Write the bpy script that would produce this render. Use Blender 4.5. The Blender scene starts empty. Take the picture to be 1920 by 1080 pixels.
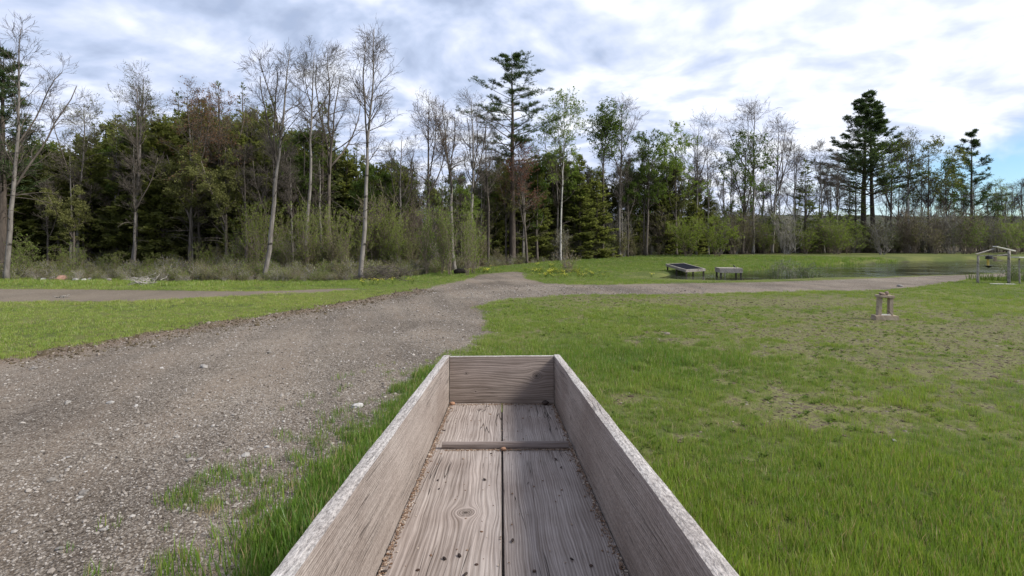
import bpy, math, random
import numpy as np
from mathutils import Vector, Matrix, Euler, noise as mnoise

random.seed(7)
RNG = np.random.default_rng(7)
scene = bpy.context.scene
COL = scene.collection
R = math.radians

# ------------------------------------------------------------------ camera, sky, sun, exposure
CAM_H = 2.0
F = 1000.0          # focal length in pixels of the 1920 px wide photograph
cam_d = bpy.data.cameras.new('camera')
cam_d.sensor_width = 36.0
cam_d.lens = 36.0 * F / 1920.0
cam_d.shift_y = -90.0 / 1920.0
cam_d.clip_start = 0.05
cam_d.clip_end = 3000.0
cam = bpy.data.objects.new('camera', cam_d)
cam.location = (0, 0, CAM_H)
cam.rotation_euler = (R(90), 0, 0)
COL.objects.link(cam)
scene.camera = cam

SUN_AZ, SUN_EL = R(104), R(42)          # azimuth measured from +Y (view direction) towards +X
scene.view_settings.view_transform = 'Standard'
scene.view_settings.look = 'None'
scene.view_settings.gamma = 1.0
scene.view_settings.use_curve_mapping = False
scene.view_settings.exposure = 0.62

# ------------------------------------------------------------------ node helpers
class V:
    def __init__(s, t, o): s.t, s.o = t, o
    def _b(s, op, a, b): return s.t.m(op, a, b)
    def __add__(s, k): return s._b('ADD', s, k)
    def __radd__(s, k): return s._b('ADD', k, s)
    def __sub__(s, k): return s._b('SUBTRACT', s, k)
    def __rsub__(s, k): return s._b('SUBTRACT', k, s)
    def __mul__(s, k): return s._b('MULTIPLY', s, k)
    def __rmul__(s, k): return s._b('MULTIPLY', k, s)
    def __truediv__(s, k): return s._b('DIVIDE', s, k)
    def __rtruediv__(s, k): return s._b('DIVIDE', k, s)

class T:
    def __init__(s, tree): s.tree = tree
    def put(s, sock, val):
        if isinstance(val, V): s.tree.links.new(val.o, sock)
        elif val is not None:
            if isinstance(val, (tuple, list)) and len(val) == 3 and sock.type == 'RGBA': val = (*val, 1)
            sock.default_value = val
    def n(s, typ, out=0, props=None, **kw):
        nd = s.tree.nodes.new(typ)
        for k, v in (props or {}).items(): setattr(nd, k, v)
        for k, v in kw.items():
            key = k.replace('_', ' ')
            if k.startswith('i') and k[1:].isdigit(): s.put(nd.inputs[int(k[1:])], v)
            else: s.put(nd.inputs[key], v)
        nd_out = V(s, nd.outputs[out]); nd_out.node = nd
        return nd_out
    def m(s, op, a, b=None, c=None, clamp=False):
        nd = s.tree.nodes.new('ShaderNodeMath'); nd.operation = op; nd.use_clamp = clamp
        s.put(nd.inputs[0], a)
        if b is not None: s.put(nd.inputs[1], b)
        if c is not None: s.put(nd.inputs[2], c)
        return V(s, nd.outputs[0])
    def sep(s, v):
        nd = s.tree.nodes.new('ShaderNodeSeparateXYZ'); s.put(nd.inputs[0], v)
        return [V(s, o) for o in nd.outputs]
    def xyz(s, x, y, z):
        nd = s.tree.nodes.new('ShaderNodeCombineXYZ')
        for i, q in enumerate((x, y, z)): s.put(nd.inputs[i], q)
        return V(s, nd.outputs[0])
    def mix(s, f, a, b):
        nd = s.tree.nodes.new('ShaderNodeMix'); nd.data_type = 'RGBA'
        s.put(nd.inputs[0], f); s.put(nd.inputs[6], a); s.put(nd.inputs[7], b)
        return V(s, nd.outputs[2])
    def mul(s, a, b, f=1.0):
        nd = s.tree.nodes.new('ShaderNodeMix'); nd.data_type = 'RGBA'; nd.blend_type = 'MULTIPLY'
        s.put(nd.inputs[0], f); s.put(nd.inputs[6], a); s.put(nd.inputs[7], b)
        return V(s, nd.outputs[2])
    def noise(s, vec, scale, detail=3.0, rough=0.5, dist=0.0, out=0):
        return s.n('ShaderNodeTexNoise', out, Vector=vec, Scale=scale, Detail=detail, Roughness=rough, Distortion=dist)
    def ramp(s, f, stops, interp='LINEAR'):
        nd = s.tree.nodes.new('ShaderNodeValToRGB'); cr = nd.color_ramp; cr.interpolation = interp
        while len(cr.elements) < len(stops): cr.elements.new(0.5)
        for e, (p, c) in zip(cr.elements, stops):
            e.position = p; e.color = (*c, 1) if len(c) == 3 else c
        s.put(nd.inputs[0], f)
        return V(s, nd.outputs[0])
    def smooth(s, x, a, b, to0=0.0, to1=1.0):
        nd = s.tree.nodes.new('ShaderNodeMapRange'); nd.interpolation_type = 'SMOOTHSTEP'
        s.put(nd.inputs[0], x); s.put(nd.inputs[1], a); s.put(nd.inputs[2], b); s.put(nd.inputs[3], to0); s.put(nd.inputs[4], to1)
        return V(s, nd.outputs[0])
    def attr(s, name, out=2, typ='GEOMETRY'):
        return s.n('ShaderNodeAttribute', out, props={'attribute_name': name, 'attribute_type': typ})
    def bump(s, h, strength=0.5, dist=0.02, normal=None):
        nd = s.tree.nodes.new('ShaderNodeBump'); s.put(nd.inputs['Height'], h)
        nd.inputs['Strength'].default_value = strength; nd.inputs['Distance'].default_value = dist
        if normal is not None: s.put(nd.inputs['Normal'], normal)
        return V(s, nd.outputs[0])

def new_mat(name):
    m = bpy.data.materials.new(name); m.use_nodes = True
    for nd in list(m.node_tree.nodes): m.node_tree.nodes.remove(nd)
    return m, T(m.node_tree)

def finish(t, shader):
    o = t.tree.nodes.new('ShaderNodeOutputMaterial'); t.put(o.inputs[0], shader)

def principled(t, color, rough=0.8, normal=None, spec=0.3, metal=0.0):
    p = t.n('ShaderNodeBsdfPrincipled', Base_Color=color, Roughness=rough, Metallic=metal)
    t.put(p.node.inputs['Specular IOR Level'], spec)
    if normal is not None: t.put(p.node.inputs['Normal'], normal)
    return p

# ------------------------------------------------------------------ sky
world = bpy.data.worlds.new('World'); scene.world = world; world.use_nodes = True
wt = T(world.node_tree)
for nd in list(wt.tree.nodes): wt.tree.nodes.remove(nd)
sky = wt.n('ShaderNodeTexSky', props=dict(sky_type='NISHITA', sun_disc=False, sun_elevation=SUN_EL, sun_rotation=SUN_AZ, dust_density=0.3, ozone_density=1.2))
co = wt.n('ShaderNodeTexCoord', 0)   # generated = direction
dx, dy, dz = wt.sep(co)
dzc = wt.m('MAXIMUM', dz, 0.0) + 0.24
pl = wt.xyz(dx / dzc, dy / dzc, 0.0)
warp = wt.noise(pl, 0.55, 2, 0.5, 0, 1)
pl2 = wt.n('ShaderNodeVectorMath', 0, props={'operation': 'MULTIPLY_ADD'}, i0=warp, i1=(0.9, 0.9, 0), i2=pl)
# streaks turned across the view
rot = wt.n('ShaderNodeMapping', 0, Vector=pl2, Rotation=(0, 0, R(28)), Scale=(0.85, 1.0, 1.0))
big = wt.noise(rot, 1.1, 4, 0.55)
mid = wt.noise(rot, 5.2, 3, 0.5, 0.3)
fine = wt.noise(rot, 15.0, 4, 0.55)
dirn = wt.n('ShaderNodeVectorMath', 1, props={'operation': 'DOT_PRODUCT'}, i0=co,
            i1=(math.sin(R(50)) * math.cos(R(26)), math.cos(R(50)) * math.cos(R(26)), math.sin(R(26))))
glow = wt.smooth(dirn, 0.55, 1.0)
dens = big * 0.32 + mid * 0.50 + fine * 0.18
lit = wt.m('ADD', dens, glow * 0.075)
cloud = wt.ramp(lit, [(0.39, (0.40, 0.48, 0.66)), (0.46, (0.51, 0.60, 0.80)), (0.53, (0.66, 0.73, 0.92)), (0.62, (0.90, 0.94, 1.03))])
# a strip of open blue low on the right, thin cloud elsewhere
side = wt.smooth(dx / (wt.m('ABSOLUTE', dy) + 0.05) + (mid - 0.5) * 0.4, 0.42, 0.80)
low = wt.smooth(dz + (mid - 0.5) * 0.09, 0.10, 0.165, 1.0, 0.0)
hole = wt.m('MULTIPLY', side, low)
thin = wt.smooth(big * 0.5 + mid * 0.5, 0.40, 0.30) * 0.3
cover = wt.m('SUBTRACT', 1.0, wt.m('MAXIMUM', hole, thin), clamp=True)
gl = wt.n('ShaderNodeMix', 2, props={'data_type': 'RGBA', 'blend_type': 'ADD'}, i0=glow, i6=cloud, i7=(0.08, 0.07, 0.05, 1))
skyc = wt.n('ShaderNodeVectorMath', 0, props={'operation': 'SCALE'}, i0=sky, Scale=1.0)
bg1 = wt.n('ShaderNodeBackground', Color=wt.mul(skyc, (0.75, 0.95, 1.15)), Strength=0.09)
bg2 = wt.n('ShaderNodeBackground', Color=gl, Strength=0.76)
mixs = wt.n('ShaderNodeMixShader', 0, i0=cover, i1=bg1, i2=bg2)
wo = wt.tree.nodes.new('ShaderNodeOutputWorld'); wt.put(wo.inputs[0], mixs)

sun_d = bpy.data.lights.new('sun', 'SUN'); sun_d.energy = 4.0; sun_d.angle = R(16); sun_d.color = (1.0, 0.95, 0.87)
sun = bpy.data.objects.new('sun', sun_d); COL.objects.link(sun)
sdir = Vector((math.sin(SUN_AZ) * math.cos(SUN_EL), math.cos(SUN_AZ) * math.cos(SUN_EL), math.sin(SUN_EL)))
sun.rotation_euler = sdir.to_track_quat('Z', 'Y').to_euler(); sun.location = sdir * 100

# ------------------------------------------------------------------ mesh helpers
class G:
    """collects vertex and face arrays and builds one mesh"""
    def __init__(s): s.v = []; s.f = []; s.n = 0
    def add(s, verts, faces, mat=0):
        verts = np.asarray(verts, float).reshape(-1, 3)
        for f in (faces if isinstance(faces, list) and len(faces) and isinstance(faces[0], np.ndarray) and faces[0].ndim == 2 else [np.asarray(faces)]):
            s.f.append((f + s.n, mat))
        s.v.append(verts); s.n += len(verts)
    def mesh(s, name, mats, smooth=False):
        me = bpy.data.meshes.new(name)
        v = np.concatenate(s.v).astype(np.float32)
        me.vertices.add(len(v)); me.vertices.foreach_set('co', v.ravel())
        li = np.concatenate([f.ravel() for f, _ in s.f]).astype(np.int32)
        tot = np.concatenate([np.full(len(f), f.shape[1]) for f, _ in s.f]).astype(np.int32)
        mi = np.concatenate([np.full(len(f), m) for f, m in s.f]).astype(np.int32)
        st = np.concatenate([[0], np.cumsum(tot)[:-1]]).astype(np.int32)
        me.loops.add(len(li)); me.loops.foreach_set('vertex_index', li)
        me.polygons.add(len(tot)); me.polygons.foreach_set('loop_start', st)
        me.polygons.foreach_set('material_index', mi)
        me.polygons.foreach_set('use_smooth', np.full(len(tot), smooth, dtype=bool))
        for m in (mats if isinstance(mats, (list, tuple)) else [mats]): me.materials.append(m)
        me.update(calc_edges=True); me.validate()
        return me

def tag(o, label=None, cat=None, group=None, kind=None):
    if label: o['label'] = label
    if cat: o['category'] = cat
    if group: o['group'] = group
    if kind: o['kind'] = kind
    return o

def link(name, me, parent=None, loc=(0, 0, 0), rot=(0, 0, 0)):
    o = bpy.data.objects.new(name, me); COL.objects.link(o)
    o.location = loc; o.rotation_euler = rot
    if parent: o.parent = parent
    return o

def empty(name, loc=(0, 0, 0), rz=0, label=None, cat=None, group=None):
    o = bpy.data.objects.new(name, None); COL.objects.link(o); o.empty_display_size = 0.2
    o.location = loc; o.rotation_euler = (0, 0, rz)
    return tag(o, label, cat, group)

def copy_tree(o, parent=None):
    c = o.copy(); COL.objects.link(c); c.parent = parent
    for ch in o.children: copy_tree(ch, c)
    return c

def box_arr(x0, x1, y0, y1, z0, z1):
    v = np.array([(x, y, z) for z in (z0, z1) for y in (y0, y1) for x in (x0, x1)], float)
    f = np.array([(0, 2, 3, 1), (4, 5, 7, 6), (0, 1, 5, 4), (2, 6, 7, 3), (0, 4, 6, 2), (1, 3, 7, 5)])
    return v, f

def tubes(g, P, Rr, sides=6, mat=0, cap=True):
    """P (M,k,3) polylines, Rr (M,k) radii"""
    M, k, _ = P.shape
    if M == 0: return
    tan = np.gradient(P, axis=1); tan /= np.linalg.norm(tan, axis=2, keepdims=True) + 1e-9
    ref = np.where(np.abs(tan[:, :1, 2:3]) > 0.8, np.array([[[1., 0, 0]]]), np.array([[[0, 0, 1.]]]))
    ref = np.broadcast_to(ref, tan.shape)
    a = np.cross(tan, ref); a /= np.linalg.norm(a, axis=2, keepdims=True) + 1e-9
    b = np.cross(tan, a)
    ang = np.arange(sides) * 2 * np.pi / sides
    ring = a[:, :, None, :] * np.cos(ang)[None, None, :, None] + b[:, :, None, :] * np.sin(ang)[None, None, :, None]
    V_ = P[:, :, None, :] + ring * Rr[:, :, None, None]
    idx = np.arange(M * k * sides).reshape(M, k, sides)
    nx = np.roll(idx, -1, axis=2)
    q = np.stack([idx[:, :-1], nx[:, :-1], nx[:, 1:], idx[:, 1:]], axis=-1).reshape(-1, 4)
    fs = [q]
    if cap and sides > 3: fs.append(idx[:, -1, :].reshape(M, sides)); fs.append(idx[:, 0, ::-1].reshape(M, sides))
    g.add(V_, [x for x in fs], mat)

def unit(v): return v / (np.linalg.norm(v, axis=-1, keepdims=True) + 1e-9)

def cards(g, C, D, size, aspect, rng, mat=0, flat=0.0):
    """diamond leaves at C pointing along D; flat biases the blade to lie level"""
    n = len(C)
    if n == 0: return
    D = unit(D)
    s = rng.normal(size=(n, 3)); s[:, 2] *= (1 - flat)
    s = unit(np.cross(D, np.cross(s, D)))
    L = size[:, None] if np.ndim(size) else size
    v = np.stack([C, C + D * L * 0.5 + s * L * aspect * 0.5, C + D * L, C + D * L * 0.5 - s * L * aspect * 0.5], axis=1)
    g.add(v, np.arange(4 * n).reshape(n, 4), mat)

def grow(P, Rr, n, t0, t1, length, ang, k, up=0.0, wig=0.15, rr=0.5, rng=RNG, azi=None, ts=None):
    """children of polylines P; length(t) gives metres; returns polylines, radii"""
    M, K, _ = P.shape
    idx = np.repeat(np.arange(M), n)
    t = rng.uniform(t0, t1, M * n) if ts is None else np.tile(ts, M)
    x = t * (K - 1); i = np.minimum(x.astype(int), K - 2); fr = (x - i)[:, None]
    p = P[idx, i] * (1 - fr) + P[idx, i + 1] * fr
    r = Rr[idx, i] * (1 - fr[:, 0]) + Rr[idx, i + 1] * fr[:, 0]
    tn = unit(P[idx, i + 1] - P[idx, i])
    rnd = rng.normal(size=(M * n, 3))
    perp = unit(np.cross(tn, rnd))
    if azi is not None:
        az = azi; perp = np.stack([np.cos(az), np.sin(az), np.zeros_like(az)], 1)
    a = rng.normal(ang, 0.14, M * n)[:, None]
    d = tn * np.cos(a) + perp * np.sin(a)
    L = length(t, M * n, rng)
    pts = [p]; st = (L / (k - 1))[:, None]
    for j in range(k - 1):
        d = unit(d + rng.normal(size=d.shape) * wig + np.array([0, 0, up]))
        p = p + d * st; pts.append(p)
    Q = np.stack(pts, 1)
    rad = np.minimum(r * rr, L * 0.017 + 0.004)[:, None] * np.linspace(1, 0.35, k)[None, :]
    return Q, rad

def trunk_line(H, r, k=14, lean=(0, 0), wob=0.02, rng=RNG, rtop=0.02, base=True):
    z = np.linspace(0, 1, k)
    w = np.cumsum(rng.normal(size=(k, 2)) * wob * H / k ** 0.5, axis=0) * 0.5
    w -= w[0]
    P = np.stack([lean[0] * z + w[:, 0], lean[1] * z + w[:, 1], z * H], 1)
    rad = r * (1 - z) ** 0.9 + rtop * 0.7
    if base: rad[0] *= 1.45; P[1] = P[0] * 0.75 + P[1] * 0.25; P[1, 2] = min(0.5, H * 0.04)
    return P[None], rad[None]

# ------------------------------------------------------------------ materials
def leaf_mat(name, c1, c2, trans=0.35, c3=None):
    m, t = new_mat(name)
    ri = t.n('ShaderNodeNewGeometry', 'Random Per Island')
    oi = t.n('ShaderNodeObjectInfo', 'Random')
    pos = t.n('ShaderNodeTexCoord', 3)
    cl = t.noise(pos, 0.9, 2)
    f = t.m('ADD', ri * 0.55 + oi * 0.25, cl * 0.5) - 0.15
    c = t.ramp(f, [(0.15, c1), (0.85, c2)] if c3 is None else [(0.1, c1), (0.55, c2), (0.95, c3)])
    d = t.n('ShaderNodeBsdfDiffuse', Color=c)
    tr = t.n('ShaderNodeBsdfTranslucent', Color=t.mul(c, (1.0, 1.1, 0.6)))
    finish(t, t.n('ShaderNodeMixShader', i0=trans, i1=d, i2=tr))
    return m

def bark_mat(name, c1, c2, dark=(0.03, 0.027, 0.023), patch=0.62, scale=1.0):
    m, t = new_mat(name)
    pos = t.n('ShaderNodeTexCoord', 3)
    x, y, z = t.sep(pos)
    a = t.noise(t.xyz(x * 6, y * 6, z * 1.2), 1.6 * scale, 4, 0.6)
    b = t.noise(t.xyz(x * 2.0, y * 2.0, z * 6), 0.8 * scale, 4, 0.65)
    oi = t.n('ShaderNodeObjectInfo', 'Random')
    c = t.ramp(a + oi * 0.2 - 0.1, [(0.3, c1), (0.7, c2)])
    c = t.mix(t.smooth(b, patch, patch + 0.08), c, dark)
    finish(t, principled(t, c, 0.9, t.bump(a, 0.6, 0.02), 0.15))
    return m

M_ASPEN = bark_mat('pale_grey_bark', (0.10, 0.088, 0.078), (0.235, 0.215, 0.195), patch=0.58)
M_BIRCH = bark_mat('white_birch_bark', (0.20, 0.19, 0.175), (0.46, 0.44, 0.41), patch=0.54)
M_TWIG = bark_mat('grey_brown_twig_bark', (0.055, 0.046, 0.038), (0.135, 0.115, 0.097), patch=0.8)
M_THICK = bark_mat('thicket_twig_bark', (0.11, 0.088, 0.066), (0.22, 0.18, 0.14), patch=0.8)
M_GREYTW = bark_mat('dead_grey_twig', (0.16, 0.145, 0.13), (0.30, 0.28, 0.25), patch=0.8)
M_DARKB = bark_mat('dark_conifer_bark', (0.045, 0.036, 0.03), (0.11, 0.09, 0.075), patch=0.7)
M_CEDAR = leaf_mat('cedar_foliage', (0.085, 0.095, 0.036), (0.18, 0.19, 0.068), 0.55, (0.27, 0.27, 0.105))
M_FIR = leaf_mat('fir_foliage', (0.058, 0.075, 0.034), (0.13, 0.15, 0.06), 0.5, (0.20, 0.215, 0.09))
M_PINE = leaf_mat('pine_needles', (0.028, 0.046, 0.022), (0.070, 0.10, 0.042), 0.3, (0.12, 0.15, 0.07))
M_LEAF = leaf_mat('spring_leaves', (0.08, 0.12, 0.025), (0.18, 0.24, 0.055), 0.45, (0.28, 0.34, 0.09))
M_DLEAF = leaf_mat('dark_spring_leaves', (0.05, 0.08, 0.02), (0.13, 0.18, 0.045), 0.45)
M_BRIGHT = leaf_mat('bright_young_leaves', (0.12, 0.165, 0.028), (0.25, 0.30, 0.065), 0.45)
M_OLIVE = leaf_mat('olive_young_leaves', (0.105, 0.115, 0.04), (0.225, 0.225, 0.085), 0.4)
M_RED = leaf_mat('reddish_buds', (0.12, 0.07, 0.04), (0.25, 0.13, 0.08), 0.3)
M_RUST = leaf_mat('rusty_buds', (0.11, 0.052, 0.038), (0.22, 0.10, 0.075), 0.3)
M_BRUSH = leaf_mat('dry_brush_leaves', (0.10, 0.105, 0.042), (0.23, 0.225, 0.10), 0.3)
M_DRY = leaf_mat('dry_straw', (0.15, 0.11, 0.065), (0.34, 0.28, 0.17), 0.2)
M_YELLOW = leaf_mat('yellow_petals', (0.55, 0.50, 0.05), (0.75, 0.70, 0.15), 0.2)

# ------------------------------------------------------------------ layout: photograph pixels to the ground
def at(px, D, z=0.0): return Vector(((px - 960.0) / F * D, D, z))
def gp(px, py, z=0.0):
    D = F * (CAM_H - z) / (py - 450.0)
    return ((px - 960.0) / F * D, D)
def top_h(D, ytop): return CAM_H + (450.0 - ytop) * D / F

DRIVE = [gp(*p) for p in [(445, 1080), (600, 880), (705, 775), (790, 705), (872, 655), (925, 622), (908, 592), (898, 574), (935, 561), (1050, 554), (1400, 549),
         (1650, 543), (1750, 534), (1830, 521), (1920, 517), (2500, 508), (2500, 503), (1920, 510), (1850, 513), (1650, 521), (1400, 529), (1100, 534),
         (1020, 530), (985, 522), (985, 512), (968, 509), (900, 515), (868, 525), (790, 543), (700, 560), (600, 577), (450, 602), (300, 627), (200, 645), (0, 675), (-500, 760)]] + [(-14, -3), (-12, -12), (-1.6, -12), (-2.2, 0)]
TRACK = [gp(*p) for p in [(-600, 535), (0, 541), (300, 545), (500, 547), (640, 541), (690, 542.5), (600, 549), (450, 556), (250, 566), (0, 566), (-600, 566)]]
BERM = [gp(*p) for p in [(-500, 760), (0, 675), (200, 645), (300, 627), (450, 602), (600, 577), (700, 560), (790, 543)]]
WZ = -0.16
POND = [gp(px, py, WZ) for px, py in [(1240, 525), (1350, 528), (1390, 527.5), (1450, 525), (1560, 523), (1700, 520.5), (1800, 516), (1920, 511), (2500, 503),
        (2500, 487), (1920, 488), (1850, 488.5), (1700, 491), (1600, 495), (1530, 501), (1420, 508), (1340, 512), (1290, 514), (1255, 519)]]
WOOD_EDGE = [(-60, 25.5)] + [gp(*p) for p in [(0, 528), (400, 532), (700, 530), (840, 512), (940, 500), (1100, 489), (1300, 483), (1500, 480), (1920, 477.5)]] + [(140, 72)]

def pdist(X, Y, poly, closed=True):
    d = np.full(X.shape, 1e9); n = len(poly)
    for i in range(n if closed else n - 1):
        ax, ay = poly[i]; bx, by = poly[(i + 1) % n]
        ex, ey = bx - ax, by - ay; L = ex * ex + ey * ey + 1e-9
        t = np.clip(((X - ax) * ex + (Y - ay) * ey) / L, 0, 1)
        d = np.minimum(d, np.hypot(X - ax - t * ex, Y - ay - t * ey))
    return d
def inside(X, Y, poly):
    c = np.zeros(X.shape, bool); n = len(poly)
    for i in range(n):
        ax, ay = poly[i]; bx, by = poly[(i + 1) % n]
        if ay == by: continue
        c ^= ((ay > Y) != (by > Y)) & (X < (bx - ax) * (Y - ay) / (by - ay) + ax)
    return c
def sdist(X, Y, poly):
    d = pdist(X, Y, poly); return np.where(inside(X, Y, poly), d, -d)

def vnoise(X, Y, s, seed=0):
    """smooth value noise in numpy"""
    x = X * s + seed * 17.3; y = Y * s + seed * 9.1
    xi = np.floor(x).astype(np.int64); yi = np.floor(y).astype(np.int64); fx = x - xi; fy = y - yi
    fx = fx * fx * (3 - 2 * fx); fy = fy * fy * (3 - 2 * fy)
    def h(a, b):
        k = (a * 374761393 + b * 668265263 + seed * 1442695) & 0xffffffff
        k = ((k ^ (k >> 13)) * 1274126177) & 0xffffffff
        return ((k ^ (k >> 16)) & 0xffff) / 65535.0
    return (h(xi, yi) * (1 - fx) + h(xi + 1, yi) * fx) * (1 - fy) + (h(xi, yi + 1) * (1 - fx) + h(xi + 1, yi + 1) * fx) * fy

def wood_y(X):
    return np.interp(X, [p[0] for p in WOOD_EDGE], [p[1] for p in WOOD_EDGE])

def height(X, Y):
    X = np.asarray(X, float); Y = np.asarray(Y, float)
    h = (vnoise(X, Y, 0.25, 1) - 0.5) * 0.05 + (vnoise(X, Y, 1.3, 2) - 0.5) * 0.025
    dp = sdist(X, Y, POND)
    wob = (vnoise(X, Y, 0.8, 3) - 0.5) * 0.5
    far = np.clip((Y - 38) / 20, 0, 1) * 0.30
    h = h + far * np.clip((X + 6) / 20, 0, 1)
    dip = np.clip((dp + 1.0 + wob) / 1.6, 0, 1); dip = dip * dip * (3 - 2 * dip)
    h = h * (1 - dip) + dip * (-0.55)
    dd = sdist(X, Y, DRIVE); r = np.clip((dd + 0.2) / 0.6, 0, 1)
    h = h - r * 0.03
    db = pdist(X, Y, BERM, False)
    h = h + np.exp(-(db / 0.28) ** 2) * (0.02 + 0.05 * vnoise(X, Y, 3.1, 4)) * (Y < 22)
    return h
def hz(x, y): return float(height(np.array([x]), np.array([y]))[0])

def bare_mask(X, Y):
    """0 full grass .. 1 thin worn grass"""
    px = 960 + F * X / np.maximum(Y, 0.3); py = 450 + F * CAM_H / np.maximum(Y, 0.3)
    a = np.exp(-((X - 9.5) / 7.0) ** 2 - ((Y - 11.3) / 5.2) ** 2)
    b = np.exp(-((X - 3.8) / 2.4) ** 2 - ((Y - 6.2) / 1.1) ** 2)
    c = np.exp(-((X - 7.5) / 9) ** 2 - ((Y - 17.5) / 2.6) ** 2)
    d = np.exp(-((X - 3.6) / 0.6) ** 2 - ((Y - 4.3) / 0.4) ** 2) * 0.5
    n = vnoise(X, Y, 1.1, 5) * 0.5 + vnoise(X, Y, 3.4, 6) * 0.5
    n3 = vnoise(X, Y, 5.5, 16)
    return np.clip((np.maximum(np.maximum(a * 1.05, b * 0.85), np.maximum(c * 0.95, d)) - 0.24 + (n - 0.5) * 1.0 + (n3 - 0.5) * 0.9) * 1.3, 0, 1)

def lush_mask(X, Y):
    a = np.exp(-((X - 2.4) / 2.3) ** 2 - ((Y - 8.9) / 1.5) ** 2)
    b = np.exp(-((X - 3.0) / 3.5) ** 2 - ((Y - 3.6) / 1.6) ** 2) * 0.8
    c = np.exp(-((X + 0.9) / 0.8) ** 2 - ((Y - 3.6) / 1.6) ** 2)
    return np.clip(np.maximum(np.maximum(a, b * 0.35), c), 0, 1)

# ------------------------------------------------------------------ ground
def ground_material():
    m, t = new_mat('ground_surface')
    pos = t.n('ShaderNodeNewGeometry', 'Position')
    road = t.attr('road'); track = t.attr('track'); berm = t.attr('berm'); bare = t.attr('bare'); lush = t.attr('lush'); wood = t.attr('wood'); pond = t.attr('pond')
    n1 = t.noise(pos, 1.1, 5, 0.6); n2 = t.noise(pos, 7, 4, 0.6); n3 = t.noise(pos, 0.35, 3); n4 = t.noise(pos, 38, 3, 0.6)
    n5 = t.noise(pos, 3.4, 6, 0.72)
    # gravel
    v1 = t.n('ShaderNodeTexVoronoi', 1, Vector=pos, Scale=62.0)
    v1d = V(t, v1.node.outputs[0]); v2 = t.n('ShaderNodeTexVoronoi', 1, Vector=pos, Scale=24.0); v2d = V(t, v2.node.outputs[0])
    sx, sy, sz = t.sep(v1); wx, wy, wz = t.sep(v2)
    gcol = t.ramp(sx * 0.7 + wx * 0.3, [(0.0, (0.085, 0.068, 0.052)), (0.35, (0.182, 0.156, 0.128)), (0.7, (0.27, 0.24, 0.205)), (1.0, (0.42, 0.39, 0.35))])
    gcol = t.mul(gcol, t.ramp(v1d, [(0.25, (1, 1, 1)), (0.9, (0.35, 0.33, 0.31))]))
    dirt = t.mix(n2, (0.095, 0.074, 0.056), (0.175, 0.142, 0.113))
    gx, gy, gz = t.sep(pos)
    lane = t.noise(t.xyz(gx * 1.5 + gy * 0.35, gy * 0.22, 0.0), 0.9, 4, 0.55)
    gcol = t.mix(t.smooth(lane * 0.65 + n1 * 0.2 + n5 * 0.25, 0.50, 0.66), gcol, t.mix(0.55, gcol, dirt))
    gcol = t.mul(gcol, t.ramp(n3 + (lane - 0.5) * 0.8, [(0.3, (0.62, 0.60, 0.59)), (0.65, (1.12, 1.1, 1.08))]))
    # soil with grass stubble
    soil = t.mix(n4, (0.038, 0.030, 0.020), (0.135, 0.110, 0.075))
    soil = t.mix(t.smooth(t.noise(pos, 13, 4, 0.7), 0.42, 0.55), soil, t.mix(n4, (0.075, 0.082, 0.028), (0.175, 0.172, 0.070)))
    green = t.mix(n2, (0.038, 0.048, 0.015), (0.095, 0.115, 0.030))
    green = t.mix(t.smooth(n4, 0.42, 0.62), green, (0.05, 0.07, 0.015))
    yel = t.mix(t.smooth(n3, 0.35, 0.65) * 0.7, green, t.mix(n2, (0.09, 0.095, 0.03), (0.16, 0.165, 0.05)))
    gr = t.mix(lush * 0.8, yel, t.mix(n2, (0.035, 0.06, 0.012), (0.07, 0.11, 0.022)))
    gr = t.mix(t.smooth(bare + (n5 - 0.5) * 1.2 + (n2 - 0.5) * 0.6, 0.1, 0.9), gr, soil)
    litter = t.mix(n2, (0.045, 0.034, 0.022), (0.12, 0.10, 0.055))
    gr = t.mix(t.smooth(wood + (n1 - 0.5) * 3, -0.2, 2.5), gr, litter)
    mud = (0.045, 0.04, 0.025)
    gr = t.mix(t.smooth(pond + (n5 - 0.5) * 0.6, -0.35, 0.1), gr, mud)
    edge = (n5 - 0.5) * 1.0 + (n2 - 0.5) * 0.5
    froad = t.smooth(road + edge * 0.7, -0.16, 0.16)
    ftrack = t.smooth(track + edge, -0.2, 0.25) * 0.95
    c = t.mix(ftrack, gr, t.mix(0.4, dirt, gcol))
    c = t.mix(froad, c, gcol)
    bm = t.smooth(t.m('ABSOLUTE', berm) + (n5 - 0.5) * 0.6, 0.55, 0.12)
    c = t.mix(bm * 0.7, c, t.mix(n4, (0.07, 0.048, 0.034), (0.17, 0.125, 0.095)))
    hg = t.m('SUBTRACT', 1.0, v1d) * 0.5 + (1.0 - v2d) * 0.7
    h = t.mix(froad, n4, hg)
    finish(t, principled(t, c, 0.95, t.bump(t.m('ADD', h, n2 * 0.6), 0.85, 0.02), 0.12))
    return m
M_GROUND = ground_material()

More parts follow.
